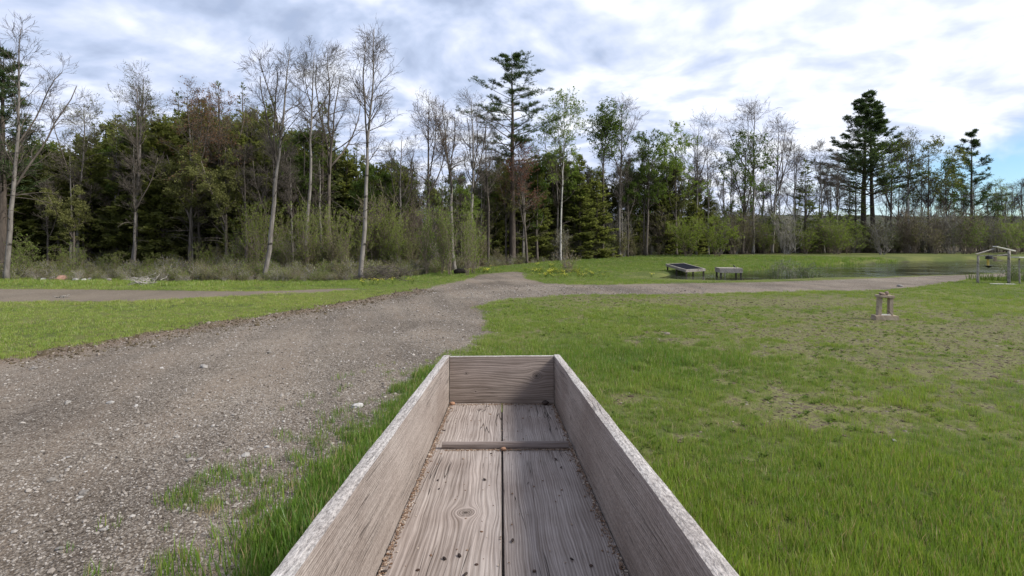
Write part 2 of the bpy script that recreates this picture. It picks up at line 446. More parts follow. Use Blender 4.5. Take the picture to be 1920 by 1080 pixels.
def build_ground():
    az = np.concatenate([np.arange(-68, 68.01, 0.2), np.linspace(72, 288, 40)])
    az = np.radians(az)
    rad = [0.25]
    while rad[-1] < 95: rad.append(rad[-1] * 1.0115 + 0.002)
    while rad[-1] < 1500: rad.append(rad[-1] * 1.12)
    rad = np.array(rad)
    A, Rd = np.meshgrid(az, rad)
    X = Rd * np.sin(A); Y = Rd * np.cos(A)
    Z = height(X, Y)
    # beyond the wood the ground flattens out; a low hill to the right
    nA, nR = len(az), len(rad)
    road = sdist(X, Y, DRIVE); track = sdist(X, Y, TRACK); berm = pdist(X, Y, BERM, False); berm = np.where(Y < 24, berm, 9)
    pond = sdist(X, Y, POND)
    wood = Y - wood_y(X)
    bare = bare_mask(X, Y); lush = lush_mask(X, Y)
    idx = np.arange(nA * nR).reshape(nR, nA); nxt = np.roll(idx, -1, axis=1)
    Q = np.stack([idx[:-1], idx[1:], nxt[1:], nxt[:-1]], -1).reshape(-1, 4)
    V_ = np.stack([X, Y, Z], -1).reshape(-1, 3)
    V_ = np.vstack([V_, [[0, 0, float(Z[0].mean())]]]); c = len(V_) - 1
    fan = np.stack([idx[0], nxt[0], np.full(nA, c)], -1)
    jag = (vnoise(X, Y, 2.2, 11) - 0.5) * 0.5 + (vnoise(X, Y, 7, 12) - 0.5) * 0.3
    rj = (road + jag * 0.7).ravel()[Q[:, 0]] > 0
    tj = ((track + jag).ravel()[Q[:, 0]] > 0) & ~rj
    att = dict(road=road, track=track, berm=berm, bare=bare, lush=lush, wood=wood, pond=pond)
    def make(name, q, tri=None):
        used = np.unique(np.concatenate([q.ravel()] + ([tri.ravel()] if tri is not None else [])))
        remap = np.full(len(V_), -1); remap[used] = np.arange(len(used))
        g = G(); g.add(V_[used], [remap[q]] + ([remap[tri]] if tri is not None else []))
        me = g.mesh(name, M_GROUND, True)
        for k, a in att.items():
            arr = np.append(a.ravel(), a.ravel()[0])[used].astype(np.float32)
            at_ = me.attributes.new(k, 'FLOAT', 'POINT'); at_.data.foreach_set('value', arr)
        return tag(link(name, me), kind='structure')
    tag(make('ground', Q[~rj & ~tj], fan), 'grassy ground with worn patches')
    tag(make('gravel_drive', Q[rj]), 'grey gravel drive')
    tag(make('dirt_track', Q[tj]), 'brown dirt track beside the lawn')
build_ground()

# pond water: one sheet at water level, its rim hidden in the banks
def water_mat():
    m, t = new_mat('pond_water')
    pos = t.n('ShaderNodeNewGeometry', 'Position')
    x, y, z = t.sep(pos)
    w = t.noise(t.xyz(x * 0.7, y * 1.6, 0.0), 3.2, 4, 0.6)
    patch = t.smooth(t.noise(t.xyz(x * 0.25, y * 0.5, 0.0), 0.9, 3), 0.42, 0.62, 0.12, 1.0)
    finish(t, principled(t, (0.018, 0.020, 0.012), 0.07, t.bump(w * patch, 0.8, 0.05), 0.5))
    return m
cx = sum(p[0] for p in POND) / len(POND); cy = sum(p[1] for p in POND) / len(POND)
def offset_poly(poly, d):
    out = []; n = len(poly)
    for i in range(n):
        a, b, c = Vector(poly[i - 1]), Vector(poly[i]), Vector(poly[(i + 1) % n])
        t = (c - a).normalized(); out.append((b.x + t.y * d, b.y - t.x * d))
    return out
wp = offset_poly(POND, 0.6)
import bmesh
bm = bmesh.new(); vs = [bm.verts.new((x, y, WZ)) for x, y in wp]; bm.faces.new(vs); bmesh.ops.triangulate(bm, faces=bm.faces)
me = bpy.data.meshes.new('pond_water'); bm.normal_update()
for f in bm.faces:
    if f.normal.z < 0: f.normal_flip()
bm.to_mesh(me); bm.free(); me.materials.append(water_mat())
tag(link('pond_water', me), 'dark still pond water', kind='structure')

# ------------------------------------------------------------------ far wooded hill on the right
def hill():
    g = G(); xs = np.linspace(-500, 900, 280); ys = np.linspace(330, 620, 26)
    X, Y = np.meshgrid(xs, ys)
    prof = np.sin(np.pi * np.clip((Y - 330) / 200, 0, 1) * 0.5) ** 1.5
    base = 14 + 10 * np.interp(X, [-500, 0, 150, 260, 420, 900], [0.3, 0.2, 0.65, 1.0, 0.85, 1.0]) * 1.0
    Z = prof * base + (vnoise(X, Y, 0.11, 21) * 3.2 + vnoise(X, Y, 0.35, 22) * 2.2) * (prof > 0.05) - 1
    nR, nA = X.shape; idx = np.arange(nR * nA).reshape(nR, nA)
    q = np.stack([idx[:-1, :-1], idx[:-1, 1:], idx[1:, 1:], idx[1:, :-1]], -1).reshape(-1, 4)
    g.add(np.stack([X, Y, Z], -1), q)
    m, t = new_mat('far_woodland')
    pos = t.n('ShaderNodeNewGeometry', 'Position')
    n = t.noise(pos, 0.09, 5, 0.7)
    c = t.ramp(n, [(0.3, (0.030, 0.036, 0.030)), (0.5, (0.055, 0.058, 0.045)), (0.7, (0.085, 0.088, 0.062))])
    finish(t, principled(t, c, 1.0, None, 0.0))
    tag(link('hill', g.mesh('hill', m, False)), 'low wooded hill beyond the pond', kind='structure')
hill()

# ------------------------------------------------------------------ trees
def mesh_of(name, g, mats, smooth=True): return g.mesh(name, mats, smooth)

def leaves_on(P, per, size, rng, aspect=0.6, spread=0.06, jitter=0.35):
    M, k, _ = P.shape
    n = M * per
    i = np.repeat(np.arange(M), per); t = rng.uniform(0.15, 1, n) * (k - 1); j = np.minimum(t.astype(int), k - 2); f = (t - j)[:, None]
    C = P[i, j] * (1 - f) + P[i, j + 1] * f + rng.normal(size=(n, 3)) * spread
    g = G(); cards(g, C, rng.normal(size=(n, 3)), size * rng.uniform(0.6, 1.3, n), aspect, rng)
    return g

def decid(seed, H, r, crown0=0.45, spread=0.20, up=0.06, ang=0.75, n1=22, n2=6, n3=4, n4=3, leaf=None, leafn=0, leafs=0.09, lean=(0, 0), bark=M_ASPEN,
          twig=M_TWIG, wob=0.02, leaf0=0.0, dead=5, leaders=2, thin=1.0):
    """a broadleaf tree; returns list of (name, mesh) to be parented"""
    rng = np.random.default_rng(seed)
    TP, TR = trunk_line(H, r, 16, lean, wob, rng)
    gt = G(); tubes(gt, TP, TR, 8)
    prof = lambda t: np.clip(np.minimum((t - crown0) / (0.32 * (1 - crown0)) + 0.45, (1.06 - t) / (1 - crown0) * 1.55), 0.12, 1.0)
    gb = G(); allp = []
    if leaders:
        LP, LR = grow(TP, TR, leaders, crown0 * 0.95, crown0 + 0.2, lambda t, n, g_: H * (1 - t) * g_.uniform(0.7, 0.95, n), 0.42, 9, 0.16, 0.08, 0.7, rng)
        tubes(gb, LP, LR, 6); allp.append((LP, LR))
    P1, R1 = grow(TP, TR, n1, crown0, 0.985, lambda t, n, g_: H * spread * prof(t) * g_.uniform(0.55, 1.15, n), ang, 7, up, 0.13, 0.42, rng)
    if leaders:
        Pl, Rl = grow(LP, LR, 7, 0.2, 0.97, lambda t, n, g_: H * spread * 0.75 * (1.1 - t * 0.7) * g_.uniform(0.5, 1.1, n), ang, 7, up, 0.14, 0.5, rng)
        P1 = np.concatenate([P1, Pl]); R1 = np.concatenate([R1, Rl])
    tubes(gb, P1, R1, 5)
    P2, R2 = grow(P1, R1, n2, 0.2, 1.0, lambda t, n, g_: H * spread * 0.42 * (1.1 - 0.6 * t) * g_.uniform(0.5, 1.2, n), 0.65, 5, up * 0.8, 0.16, 0.6, rng)
    tubes(gb, P2, R2, 4, cap=False)
    P3, R3 = grow(P2, R2, n3, 0.2, 1.0, lambda t, n, g_: H * 0.036 * g_.uniform(0.6, 1.4, n), 0.6, 4, up, 0.18, 0.7, rng)
    R3 = np.maximum(R3, 0.0058 * thin); tubes(gb, P3, R3, 3, cap=False)
    if n4:
        P4, R4 = grow(P3, R3, n4, 0.2, 1.0, lambda t, n, g_: H * 0.02 * g_.uniform(0.6, 1.4, n), 0.55, 3, up, 0.2, 0.8, rng)
        R4 = np.maximum(R4, 0.0042 * thin); tubes(gb, P4, R4, 3, cap=False)
    else: P4 = P3
    if dead:
        PD, RD = grow(TP, TR, dead, 0.22, crown0, lambda t, n, g_: g_.uniform(0.5, 2.2, n), 1.2, 6, -0.02, 0.16, 0.22, rng)
        tubes(gb, PD, RD, 4); PD2, RD2 = grow(PD, RD, 4, 0.3, 1, lambda t, n, g_: g_.uniform(0.2, 0.7, n), 0.7, 4, 0, 0.2, 0.6, rng); tubes(gb, PD2, RD2, 3, cap=False)
    out = [('trunk', mesh_of('trunk', gt, bark)), ('branches', mesh_of('branches', gb, twig))]
    if leaf is not None and leafn:
        g = leaves_on(P4 if not leaf0 else P4[P4[:, 0, 2] > leaf0 * H], leafn, leafs, rng)
        out.append(('foliage', mesh_of('foliage', g, leaf, False)))
    return out

def conifer(seed, H, Rb, r=0.16, low=0.08, n=110, droop=-0.05, up=0.02, dens=46, card=0.30, asp=0.28, mat=M_FIR, power=0.85, ragged=0.25, flat=0.6, lean=(0, 0), bark=M_DARKB):
    rng = np.random.default_rng(seed)
    TP, TR = trunk_line(H, r, 12, lean, 0.006, rng, 0.012)
    gt = G(); tubes(gt, TP, TR, 7)
    ts = np.sort(1 - rng.uniform(0, 1, n) ** 0.85 * (1 - low)); ts = np.clip(ts, low, 0.985)
    ln = Rb * np.clip((1 - ts) ** power, 0.045, 1) * rng.uniform(1 - ragged, 1 + ragged * 0.6, n)
    ln *= np.clip((ts - low) / 0.08 + 0.55, 0.5, 1)
    P1, R1 = grow(TP, TR, n, 0, 1, lambda t, m, g_: ln, 1.45 + 0.0, 6, droop, 0.05, 0.3, rng, azi=rng.uniform(0, 2 * np.pi, n), ts=ts)
    P1[:, :, 2] += (ts[:, None] ** 2) * np.linspace(0, 1, 6)[None] ** 1.2 * ln[:, None] * 0.8 + up * np.linspace(0, 1, 6)[None] ** 3 * ln[:, None]
    gb = G(); tubes(gb, P1, R1, 4, cap=False)
    cnt = np.maximum((dens * ln / Rb * 1.3).astype(int), 9)
    i = np.repeat(np.arange(n), cnt); m = len(i)
    u = rng.uniform(0.06, 1.02, m) ** 0.75; x = np.clip(u, 0, 0.999) * 5; j = x.astype(int); f = (x - j)[:, None]
    C = P1[i, j] * (1 - f) + P1[i, j + 1] * f
    d = unit(P1[i, j + 1] - P1[i, j]); side = unit(np.cross(d, [0, 0, 1.0])) * rng.choice([-1, 1], m)[:, None]
    w = (ln[i] * 0.33 * (1.05 - u) + 0.05)[:, None] * rng.uniform(0, 1, m)[:, None]
    C = C + side * w + np.array([0, 0, 1]) * rng.normal(0, 0.05, m)[:, None] - np.array([0, 0, 0.25]) * w
    D = d * 0.7 + side * rng.uniform(0.1, 1.1, m)[:, None] + rng.normal(size=(m, 3)) * 0.25 + np.array([0, 0, -0.12 + 0.3 * (ts[i].mean())])
    gf = G(); cards(gf, C, D, card * rng.uniform(0.6, 1.25, m), asp, rng, flat=flat)
    # leader tip
    tipc = TP[0, -1][None] + np.zeros((14, 3)) - np.array([0, 0, 1]) * rng.uniform(0, 0.5, 14)[:, None]
    td = rng.normal(size=(14, 3)) * 0.5; td[:, 2] = 0.9
    cards(gf, tipc, td, card * 0.8 * np.ones(14), asp, rng)
    return [('trunk', gt.mesh('trunk', bark, True)), ('branches', gb.mesh('branches', bark, True)), ('foliage', gf.mesh('foliage', mat, False))]

def pine(seed, H, Rb, r=0.28, low=0.42, n=46, shape=None, tufts=7, mat=M_PINE, trunks=1, card=0.30, rag=0.35, updir=0.10, stubs=14, asp=0.16):
    """white pine: level whorled limbs with upswept needle plates"""
    rng = np.random.default_rng(seed)
    gt = G(); gb = G(); gf = G()
    for k in range(trunks):
        TP, TR = trunk_line(H * (1 - 0.07 * k), r * (1 - 0.15 * k), 14, ((0.45 - 0.9 * k) * (trunks - 1), 0.1), 0.008, rng, 0.015)
        TP[0, :, 0] += (k - (trunks - 1) / 2) * 1.5
        tubes(gt, TP, TR, 8)
        nw = n // trunks
        ts = np.linspace(low, 0.985, nw) + rng.normal(0, 0.008, nw); ts = np.clip(ts, low, 0.99)
        ln = Rb * np.array([shape((t - low) / (1 - low)) for t in ts]) * rng.uniform(1 - rag, 1 + rag * 0.5, nw)
        az = np.arange(nw) * 2.399 + rng.normal(0, 0.4, nw)
        P1, R1 = grow(TP, TR, nw, 0, 1, lambda t, m, g_: ln, 1.35, 8, updir * 0.5, 0.05, 0.34, rng, azi=az, ts=ts)
        P1[:, :, 2] += np.linspace(0, 1, 8)[None] ** 2 * ln[:, None] * updir * 1.4 * (0.4 + ts[:, None])
        tubes(gb, P1, R1, 5)
        P2, R2 = grow(P1, R1, 11, 0.25, 1.0, lambda t, m, g_: np.repeat(ln, 11) * 0.46 * (1.15 - t * 0.85) * g_.uniform(0.5, 1.2, m), 0.8, 5, 0.05, 0.08, 0.5, rng)
        P2[:, :, 2] = P2[:, :1, 2] + (P2[:, :, 2] - P2[:, :1, 2]) * 0.22 + np.linspace(0, 1, 5)[None] ** 2 * 0.10
        tubes(gb, P2, R2, 3, cap=False)
        for P, per in ((P2, tufts), (P1[:, 3:], tufts * 2)):
            M, kk, _ = P.shape; m = M * per
            i = np.repeat(np.arange(M), per); x = rng.uniform(0.25, 1, m) * (kk - 1); j = np.minimum(x.astype(int), kk - 2); f = (x - j)[:, None]
            C = P[i, j] * (1 - f) + P[i, j + 1] * f + rng.normal(size=(m, 3)) * [0.12, 0.12, 0.04]
            d = unit(P[i, j + 1] - P[i, j])
            q = 6
            Cn = np.repeat(C, q, 0); Dn = np.repeat(d, q, 0) * 0.5 + rng.normal(size=(m * q, 3)) * [0.6, 0.6, 0.3] + np.array([0, 0, 0.22])
            cards(gf, Cn, Dn, card * rng.uniform(0.6, 1.2, m * q), asp, rng)
        if stubs:
            PD, RD = grow(TP, TR, stubs, 0.2, low, lambda t, m, g_: g_.uniform(0.3, 1.4, m), 1.4, 4, -0.05, 0.1, 0.15, rng); tubes(gb, PD, RD, 4)
    return [('trunk', gt.mesh('trunk', M_DARKB, True)), ('branches', gb.mesh('branches', M_DARKB, True)), ('foliage', gf.mesh('foliage', mat, False))]

def shrub(seed, H, W, stems=9, leaf=None, per=10, leafs=0.07, twig=M_TWIG, n2=7, n3=4, r=0.014, up=0.05, out=0.5, minr=0.006):
    rng = np.random.default_rng(seed)
    k = 6; P = np.zeros((stems, k, 3)); a = rng.uniform(0, 2 * np.pi, stems)
    h = H * rng.uniform(0.6, 1.0, stems); rr = W * rng.uniform(0.1, 1, stems) * out
    for j in range(k):
        u = j / (k - 1)
        P[:, j, 0] = np.cos(a) * (0.08 * W + rr * u ** 1.2) + rng.normal(0, 0.03 * H * (j > 0), stems)
        P[:, j, 1] = np.sin(a) * (0.08 * W + rr * u ** 1.2) + rng.normal(0, 0.03 * H * (j > 0), stems)
        P[:, j, 2] = h * u - 0.05
    Rr = r * rng.uniform(0.6, 1.2, stems)[:, None] * np.linspace(1, 0.4, k)[None]
    gb = G(); tubes(gb, P, Rr, 4, cap=False)
    P2, R2 = grow(P, Rr, n2, 0.15, 1.0, lambda t, n, g_: H * 0.28 * g_.uniform(0.4, 1.2, n), 0.6, 4, up, 0.15, 0.7, rng)
    R2 = np.maximum(R2, minr); tubes(gb, P2, R2, 3, cap=False)
    PT = P2
    if n3:
        P3, R3 = grow(P2, R2, n3, 0.2, 1.0, lambda t, n, g_: H * 0.12 * g_.uniform(0.5, 1.3, n), 0.6, 3, up, 0.2, 0.8, rng)
        R3 = np.maximum(R3, minr * 0.85); tubes(gb, P3, R3, 3, cap=False); PT = P3
    out_ = [('stems', gb.mesh('stems', twig, True))]
    if leaf is not None and per:
        out_.append(('foliage', leaves_on(PT, per, leafs, rng, 0.6, 0.05).mesh('foliage', leaf, False)))
    return out_

def place(name, parts, x, y, label, cat, group=None, rz=0.0, s=(1, 1, 1), z=None):
    o = empty(name, (x, y, (hz(x, y) if z is None else z) - 0.03), rz, label, cat, group)
    o.scale = s
    for n, me in parts: link(n, me, o)
    return o
def placep(name, parts, px, D, *a, **k):
    if name.endswith('tree') and 'young' not in name: D = max(D, edge_D(px) + 0.3)
    p = at(px, D); return place(name, parts, p.x, p.y, *a, **k)

rr = random.Random(5)
# --- the tall bare trees and other single trees one can point at, from left to right
def edge_D(px):
    return float(np.interp(px, [-200, 0, 700, 840, 940, 1100, 1300, 1500, 1920], [25, 26, 26, 33, 41, 52, 61, 67, 73]))
def hero_decid(px, D, ytop, wpx, label, crown0=0.45, seed=1, lean_px=0, cat='bare tree', name='bare_tree', rpx=6.5, **kw):
    D0 = D; D = max(D, edge_D(px) + 0.3)
    kw['up'] = kw.get('up', 0.06) * 0.5; kw['ang'] = kw.get('ang', 0.75) * 1.12; rpx *= 0.74; wpx *= 1.12
    for k_, v_ in (('n1', 22), ('n2', 6), ('n3', 3), ('n4', 2)): kw.setdefault(k_, v_)
    H = top_h(D, ytop)
    spread = (wpx / 2 * D / F) / H * 1.15
    parts = decid(seed, H, rpx * D / F, crown0, spread, lean=(lean_px * D / F, 0.3), **kw)
    return placep(name, parts, px, D, label, cat)

hero_decid(12, 26.5, 52, 130, 'tall bare tree with pale trunk at the far left edge of the photo', 0.36, 11, 22, up=0.13, ang=0.6, n1=20, leaders=2, rpx=5.5)
hero_decid(497, 26.8, 90, 120, 'tall leaning bare tree with pale trunk, leftmost of the middle front trees', 0.47, 12, 42, up=0.12, ang=0.6, leaders=3, rpx=6)
hero_decid(676, 26.5, 48, 130, 'tallest bare tree with pale straight trunk, right of the gravel track end', 0.42, 13, 12, up=0.10, ang=0.7, n1=26, leaders=1, rpx=5.5)
hero_decid(575, 31, 95, 100, 'straight pale trunked bare tree between the two tallest front trees', 0.55, 14, 8, up=0.10, rpx=5, leaf=M_OLIVE, leafn=1, leafs=0.05)
hero_decid(618, 34, 92, 130, 'gnarled dark bare tree with crooked top just left of the tallest bare tree', 0.45, 15, -12, ang=0.85, wob=0.05, leaders=3, rpx=6, n1=18, bark=M_TWIG)
hero_decid(247, 32, 140, 130, 'bare tree with a straight pale trunk in front of the dark cedars', 0.50, 16, 16, up=0.14, ang=0.6, rpx=5, leaf=M_DLEAF, leafn=1, leafs=0.07)
hero_decid(146, 33, 190, 110, 'slim forked pale tree with thin yellowish leaves on the left', 0.42, 17, 12, up=0.14, rpx=3.4, leaf=M_OLIVE, leafn=2, leafs=0.07, leaders=2)
hero_decid(132, 32, 290, 60, 'short pale leaning stem just left of the slim forked tree', 0.6, 18, -14, rpx=2.8, n1=10, n2=3, dead=3, leaders=1)
hero_decid(360, 32, 172, 120, 'pale dead-limbed tree with rusty buds at the top', 0.45, 19, -12, up=0.08, rpx=3.6, leaf=M_RED, leafn=3, leafs=0.08, dead=22, bark=M_ASPEN)
hero_decid(405, 33.5, 182, 130, 'rusty budding maple in front of the spiky conifer tops', 0.35, 20, 8, up=0.10, rpx=4, leaf=M_RED, leafn=3, leafs=0.08, dead=14, leaders=3, bark=M_TWIG)
hero_decid(455, 34.5, 205, 90, 'olive leaved young tree behind the leftmost front trunk of the middle pair', 0.4, 21, 4, leaf=M_OLIVE, leafn=2, leafs=0.08, rpx=3.5, bark=M_TWIG)
hero_decid(745, 36, 255, 110, 'low bare grey tree right of the tallest bare tree', 0.35, 22, 4, rpx=3.6, leaders=3)
hero_decid(800, 37, 178, 110, 'bare tree with faint red buds left of the leaning trunk', 0.42, 23, 4, up=0.12, rpx=4, leaf=M_RED, leafn=1, leafs=0.055, bark=M_TWIG)
hero_decid(852, 34, 185, 80, 'leaning dark bare tree at the bend of the drive', 0.42, 24, -18, up=0.12, rpx=4.5, leaf=M_RED, leafn=1, leafs=0.055, wob=0.035)
hero_decid(880, 34.5, 180, 110, 'bare tree with spreading roots beside the dark burrow at the bend', 0.45, 25, 2, up=0.10, rpx=4.5, wob=0.03, leaders=3)
hero_decid(915, 38, 225, 90, 'small bare tree left of the tall lone pine', 0.45, 26, -6, rpx=3, bark=M_TWIG)
hero_decid(988, 42, 275, 110, 'rusty red budding tree under the tall lone pine', 0.3, 27, -14, leaf=M_RUST, leafn=4, leafs=0.09, rpx=3, name='budding_tree', cat='tree', bark=M_TWIG, leaders=2)
hero_decid(1051, 46, 180, 105, 'birch with pale green leaves and white trunk right of the tall lone pine', 0.38, 28, 2, leaf=M_LEAF, leafn=6, leafs=0.13, rpx=2.4, bark=M_BIRCH, name='birch_tree', cat='birch', n4=2)
hero_decid(1130, 50, 208, 78, 'long-trunked tree with a leafy green tuft at the top', 0.62, 29, 4, leaf=M_DLEAF, leafn=5, leafs=0.16, rpx=3.4, name='leafy_tree', cat='tree', bark=M_TWIG, n4=2, leaders=3)
hero_decid(1162, 49, 198, 105, 'tall slender bare tree right of the leafy tuft tree', 0.48, 30, 6, up=0.13, rpx=3.6, thin=1.4)
hero_decid(1212, 52, 262, 105, 'tree with brown-green leaves and crooked top left of the twin leafy crowns', 0.35, 31, 2, leaf=M_DLEAF, leafn=8, leafs=0.15, rpx=3.4, name='leafy_tree', cat='tree', bark=M_TWIG, n4=2)
hero_decid(1268, 54, 255, 120, 'dense leafy green tree above the bright bushes', 0.30, 32, 0, leaf=M_LEAF, leafn=9, leafs=0.16, rpx=3.6, name='leafy_tree', cat='tree', bark=M_TWIG, n4=2)
hero_decid(1305, 56, 240, 120, 'bare topped tree behind the dense leafy crown', 0.5, 33, 6, rpx=3, thin=1.5, up=0.1)
hero_decid(1328, 57, 290, 80, 'thin bare tree between the dense leafy crown and the dark spreading tree', 0.5, 133, 0, rpx=2.5, thin=1.5, up=0.1)
hero_decid(1392, 60, 262, 120, 'dark spreading leafy tree left of the pond end', 0.28, 34, 6, leaf=M_DLEAF, leafn=6, leafs=0.18, rpx=3.4, name='leafy_tree', cat='tree', bark=M_DARKB, n4=2)
hero_decid(1412, 61, 203, 105, 'tall bare tree rising out of the dark spreading tree', 0.5, 35, 0, rpx=3.6, thin=1.8, up=0.1)
hero_decid(1448, 62, 232, 90, 'bare tree with two leaning tops over the pond end', 0.42, 36, 14, rpx=3.2, thin=1.8, up=0.12, leaders=3)
hero_decid(1490, 64, 275, 60, 'thin bare tree left of the small dark spruce', 0.45, 37, 6, rpx=2.5, thin=1.8)
hero_decid(1545, 66, 278, 70, 'thin bare tree right of the small dark spruce', 0.45, 38, -4, rpx=2.5, thin=1.8)
hero_decid(1570, 67, 300, 50, 'thin bare tree nearest the left side of the big dark pine', 0.45, 39, 4, rpx=2.2, thin=1.8)
hero_decid(1672, 69, 268, 90, 'thin leaved tree against the right side of the big dark pine', 0.35, 40, 4, leaf=M_DLEAF, leafn=2, leafs=0.18, rpx=3, name='leafy_tree', cat='tree', bark=M_TWIG, n4=2)
hero_decid(1706, 66, 258, 80, 'white-trunked birch standing at the water on the right', 0.4, 41, 0, leaf=M_OLIVE, leafn=1, leafs=0.16, rpx=3.6, bark=M_BIRCH, name='birch_tree', cat='birch', thin=1.6)
hero_decid(1742, 69, 272, 85, 'olive leaved tall tree right of the white-trunked birch', 0.35, 42, 0, leaf=M_OLIVE, leafn=4, leafs=0.18, rpx=3, name='leafy_tree', cat='tree', bark=M_TWIG, n4=2)
hero_decid(1778, 70, 308, 60, 'narrow leafy tree left of the sparse spiky pine', 0.35, 43, 0, leaf=M_DLEAF, leafn=3, leafs=0.18, rpx=2.6, name='leafy_tree', cat='tree', bark=M_TWIG, n4=2)
hero_decid(1888, 60, 345, 50, 'thin pale young tree above the feeder shelter at the right edge', 0.4, 45, -8, leaf=M_BRIGHT, leafn=2, leafs=0.12, rpx=1.8, name='young_tree', cat='tree', n4=0)

def sh_mid(u): return (0.62 + 0.55 * math.sin(u * 3.0)) * (1 - u) ** 0.55 + 0.12
def sh_big(u): return (0.80 + 0.22 * math.sin(min(1, u * 1.6 + 0.3) * math.pi)) * (1.02 - u) ** 0.75 + 0.05
def sh_spar(u): return 0.85 * (1 - u) ** 0.8 + 0.12
placep('pine_tree', pine(51, top_h(46, 96), 4.2, 0.30, 0.46, 54, sh_mid, 7, updir=0.03, rag=0.5, card=0.25, asp=0.13), 961, 46, 'tall lone white pine towering over the middle of the wood', 'pine')
placep('pine_tree', pine(52, top_h(74, 178), 7.0, 0.42, 0.36, 112, sh_big, 7, updir=0.07, trunks=2, card=0.38, rag=0.22, asp=0.16), 1628, 74, 'big dark double-trunked white pine beyond the pond', 'pine')
placep('pine_tree', pine(53, top_h(73, 252), 4.3, 0.24, 0.25, 40, sh_spar, 4, card=0.36, rag=0.45), 1822, 73, 'sparse spiky pine near the right edge', 'pine')
placep('pine_tree', pine(54, top_h(31, 96), 3.2, 0.26, 0.35, 50, sh_big, 5, card=0.24), 2, 31, 'dark pine behind the bare tree at the left edge', 'pine')
placep('spruce_tree', conifer(55, top_h(36, 188), 2.0, mat=M_FIR, n=120), 604, 36, 'dark narrow fir behind the gnarled bare tree', 'fir')
placep('spruce_tree', conifer(56, top_h(40, 152), 1.7, n=90, dens=24, card=0.26), 410, 40, 'left of two spiky thin conifer tops above the maples', 'spruce')
placep('spruce_tree', conifer(57, top_h(40, 154), 1.9, n=90, dens=24, card=0.26), 454, 40, 'right of two spiky thin conifer tops above the maples', 'spruce')
placep('spruce_tree', conifer(58, top_h(66, 300), 2.6, n=110, dens=40, card=0.42), 1510, 66, 'small dark spruce between thin bare trees beyond the pond', 'spruce')
placep('spruce_tree', conifer(59, top_h(72, 312), 2.8, n=100, dens=36, card=0.42), 1604, 72, 'dark spruce half hidden behind the big double-trunked pine', 'spruce')

# --- the dense wood behind: shared meshes, individual trees
ced = [conifer(100 + i, 11.0, 1.55 + 0.15 * i, 0.16, 0.04, 170, -0.04, 0.1, 88, 0.27, 0.42, M_CEDAR, 0.55, 0.3, 0.3) for i in range(4)]
fir = [conifer(110 + i, 12.0, 1.7, 0.16, 0.10, 130, -0.06, 0.05, 46, 0.28, 0.26, M_FIR, 0.8, 0.3, 0.6) for i in range(3)]
dec = [decid(120 + i, 12.0, 0.13, 0.32, 0.17, 0.08, 0.7, 20, 5, 4, 2, leaf=[M_OLIVE, M_DLEAF, M_LEAF, M_OLIVE][i], leafn=[8, 9, 8, 5][i], leafs=0.13, bark=M_TWIG) for i in range(4)]
bar = [decid(130 + i, 12.0, 0.11, 0.4, 0.15, 0.1, 0.65, 16, 5, 4, 2, bark=[M_ASPEN, M_TWIG][i % 2], thin=1.4) for i in range(3)]
SKY_X = [-120, 0, 60, 120, 180, 225, 300, 350, 400, 440, 500, 540, 600, 640, 700, 760, 830, 900, 960, 1020, 1060, 1100, 1150, 1200, 1280, 1330, 1400, 1500, 1900, 2100]
SKY_Y = [230, 262, 252, 262, 245, 205, 195, 180, 190, 200, 200, 225, 215, 250, 285, 300, 320, 300, 290, 275, 262, 305, 300, 285, 285, 330, 345, 360, 370, 350]
def filler(px, D, pick, label, cat, name, group, jit=0.05, base_h=11.0, wscale=1.0, add=0):
    D = max(D, edge_D(px) + 0.5 + (D % 5))
    yt = np.interp(px, SKY_X, SKY_Y) + add + rr.uniform(-14, 22)
    H = top_h(D, yt); s = H / base_h; w = s ** 0.5 * rr.uniform(0.85, 1.2) * wscale
    placep(name, pick, px, D, near_landmark(label, px), cat, group, rz=rr.uniform(0, 6.28), s=(w, w, s))
LM = [(12, 'the far left bare tree'), (140, 'the slim forked tree'), (247, 'the straight pale-trunked tree'), (360, 'the dead-limbed pale tree'), (410, 'the rusty maple'), (497, 'the leaning front bare tree'),
      (575, 'the middle front bare tree'), (618, 'the gnarled bare tree'), (676, 'the tallest bare tree'), (745, 'the low grey tree'), (800, 'the red-budded tree'), (852, 'the leaning dark tree'), (915, 'the small bare tree'),
      (961, 'the tall lone pine'), (1051, 'the pale green birch'), (1130, 'the tufted leafy tree'), (1165, 'the slender bare tree'), (1212, 'the crooked leafy tree'), (1268, 'the dense leafy crown'), (1345, 'the bright bush pair'),
      (1392, 'the dark spreading tree'), (1448, 'the twin-topped bare tree'), (1510, 'the small dark spruce'), (1570, 'the thinnest bare tree'), (1628, 'the big double pine'), (1706, 'the white waterside birch'),
      (1742, 'the olive leaved tree'), (1822, 'the sparse spiky pine'), (1888, 'the feeder shelter')]
def near_landmark(label, px):
    if px < -15: return label + ', beyond the left edge'
    if px > 1935: return label + ', beyond the right edge'
    q = min(LM, key=lambda l: abs(l[0] - px)); d = px - q[0]
    w = ' directly behind ' if abs(d) < 8 else (' just right of ' if d > 0 else ' just left of ')
    return label + w + q[1]
def jrange(a, b, n): return [a + (b - a) * (i + rr.uniform(0.1, 0.9)) / n for i in range(n)]
g1 = 'cedars massed along the left side of the wood'
for px in jrange(-110, 500, 34): filler(px, rr.uniform(33, 38), rr.choice(ced), 'olive green cedar in the left wood', 'cedar', 'cedar_tree', g1, add=18)
for px in jrange(-150, 520, 30): filler(px, rr.uniform(40, 48), rr.choice(ced + fir), 'dark conifer deeper in the wood', 'conifer', 'conifer_tree', 'dark conifers deeper in the left wood', base_h=11.5)
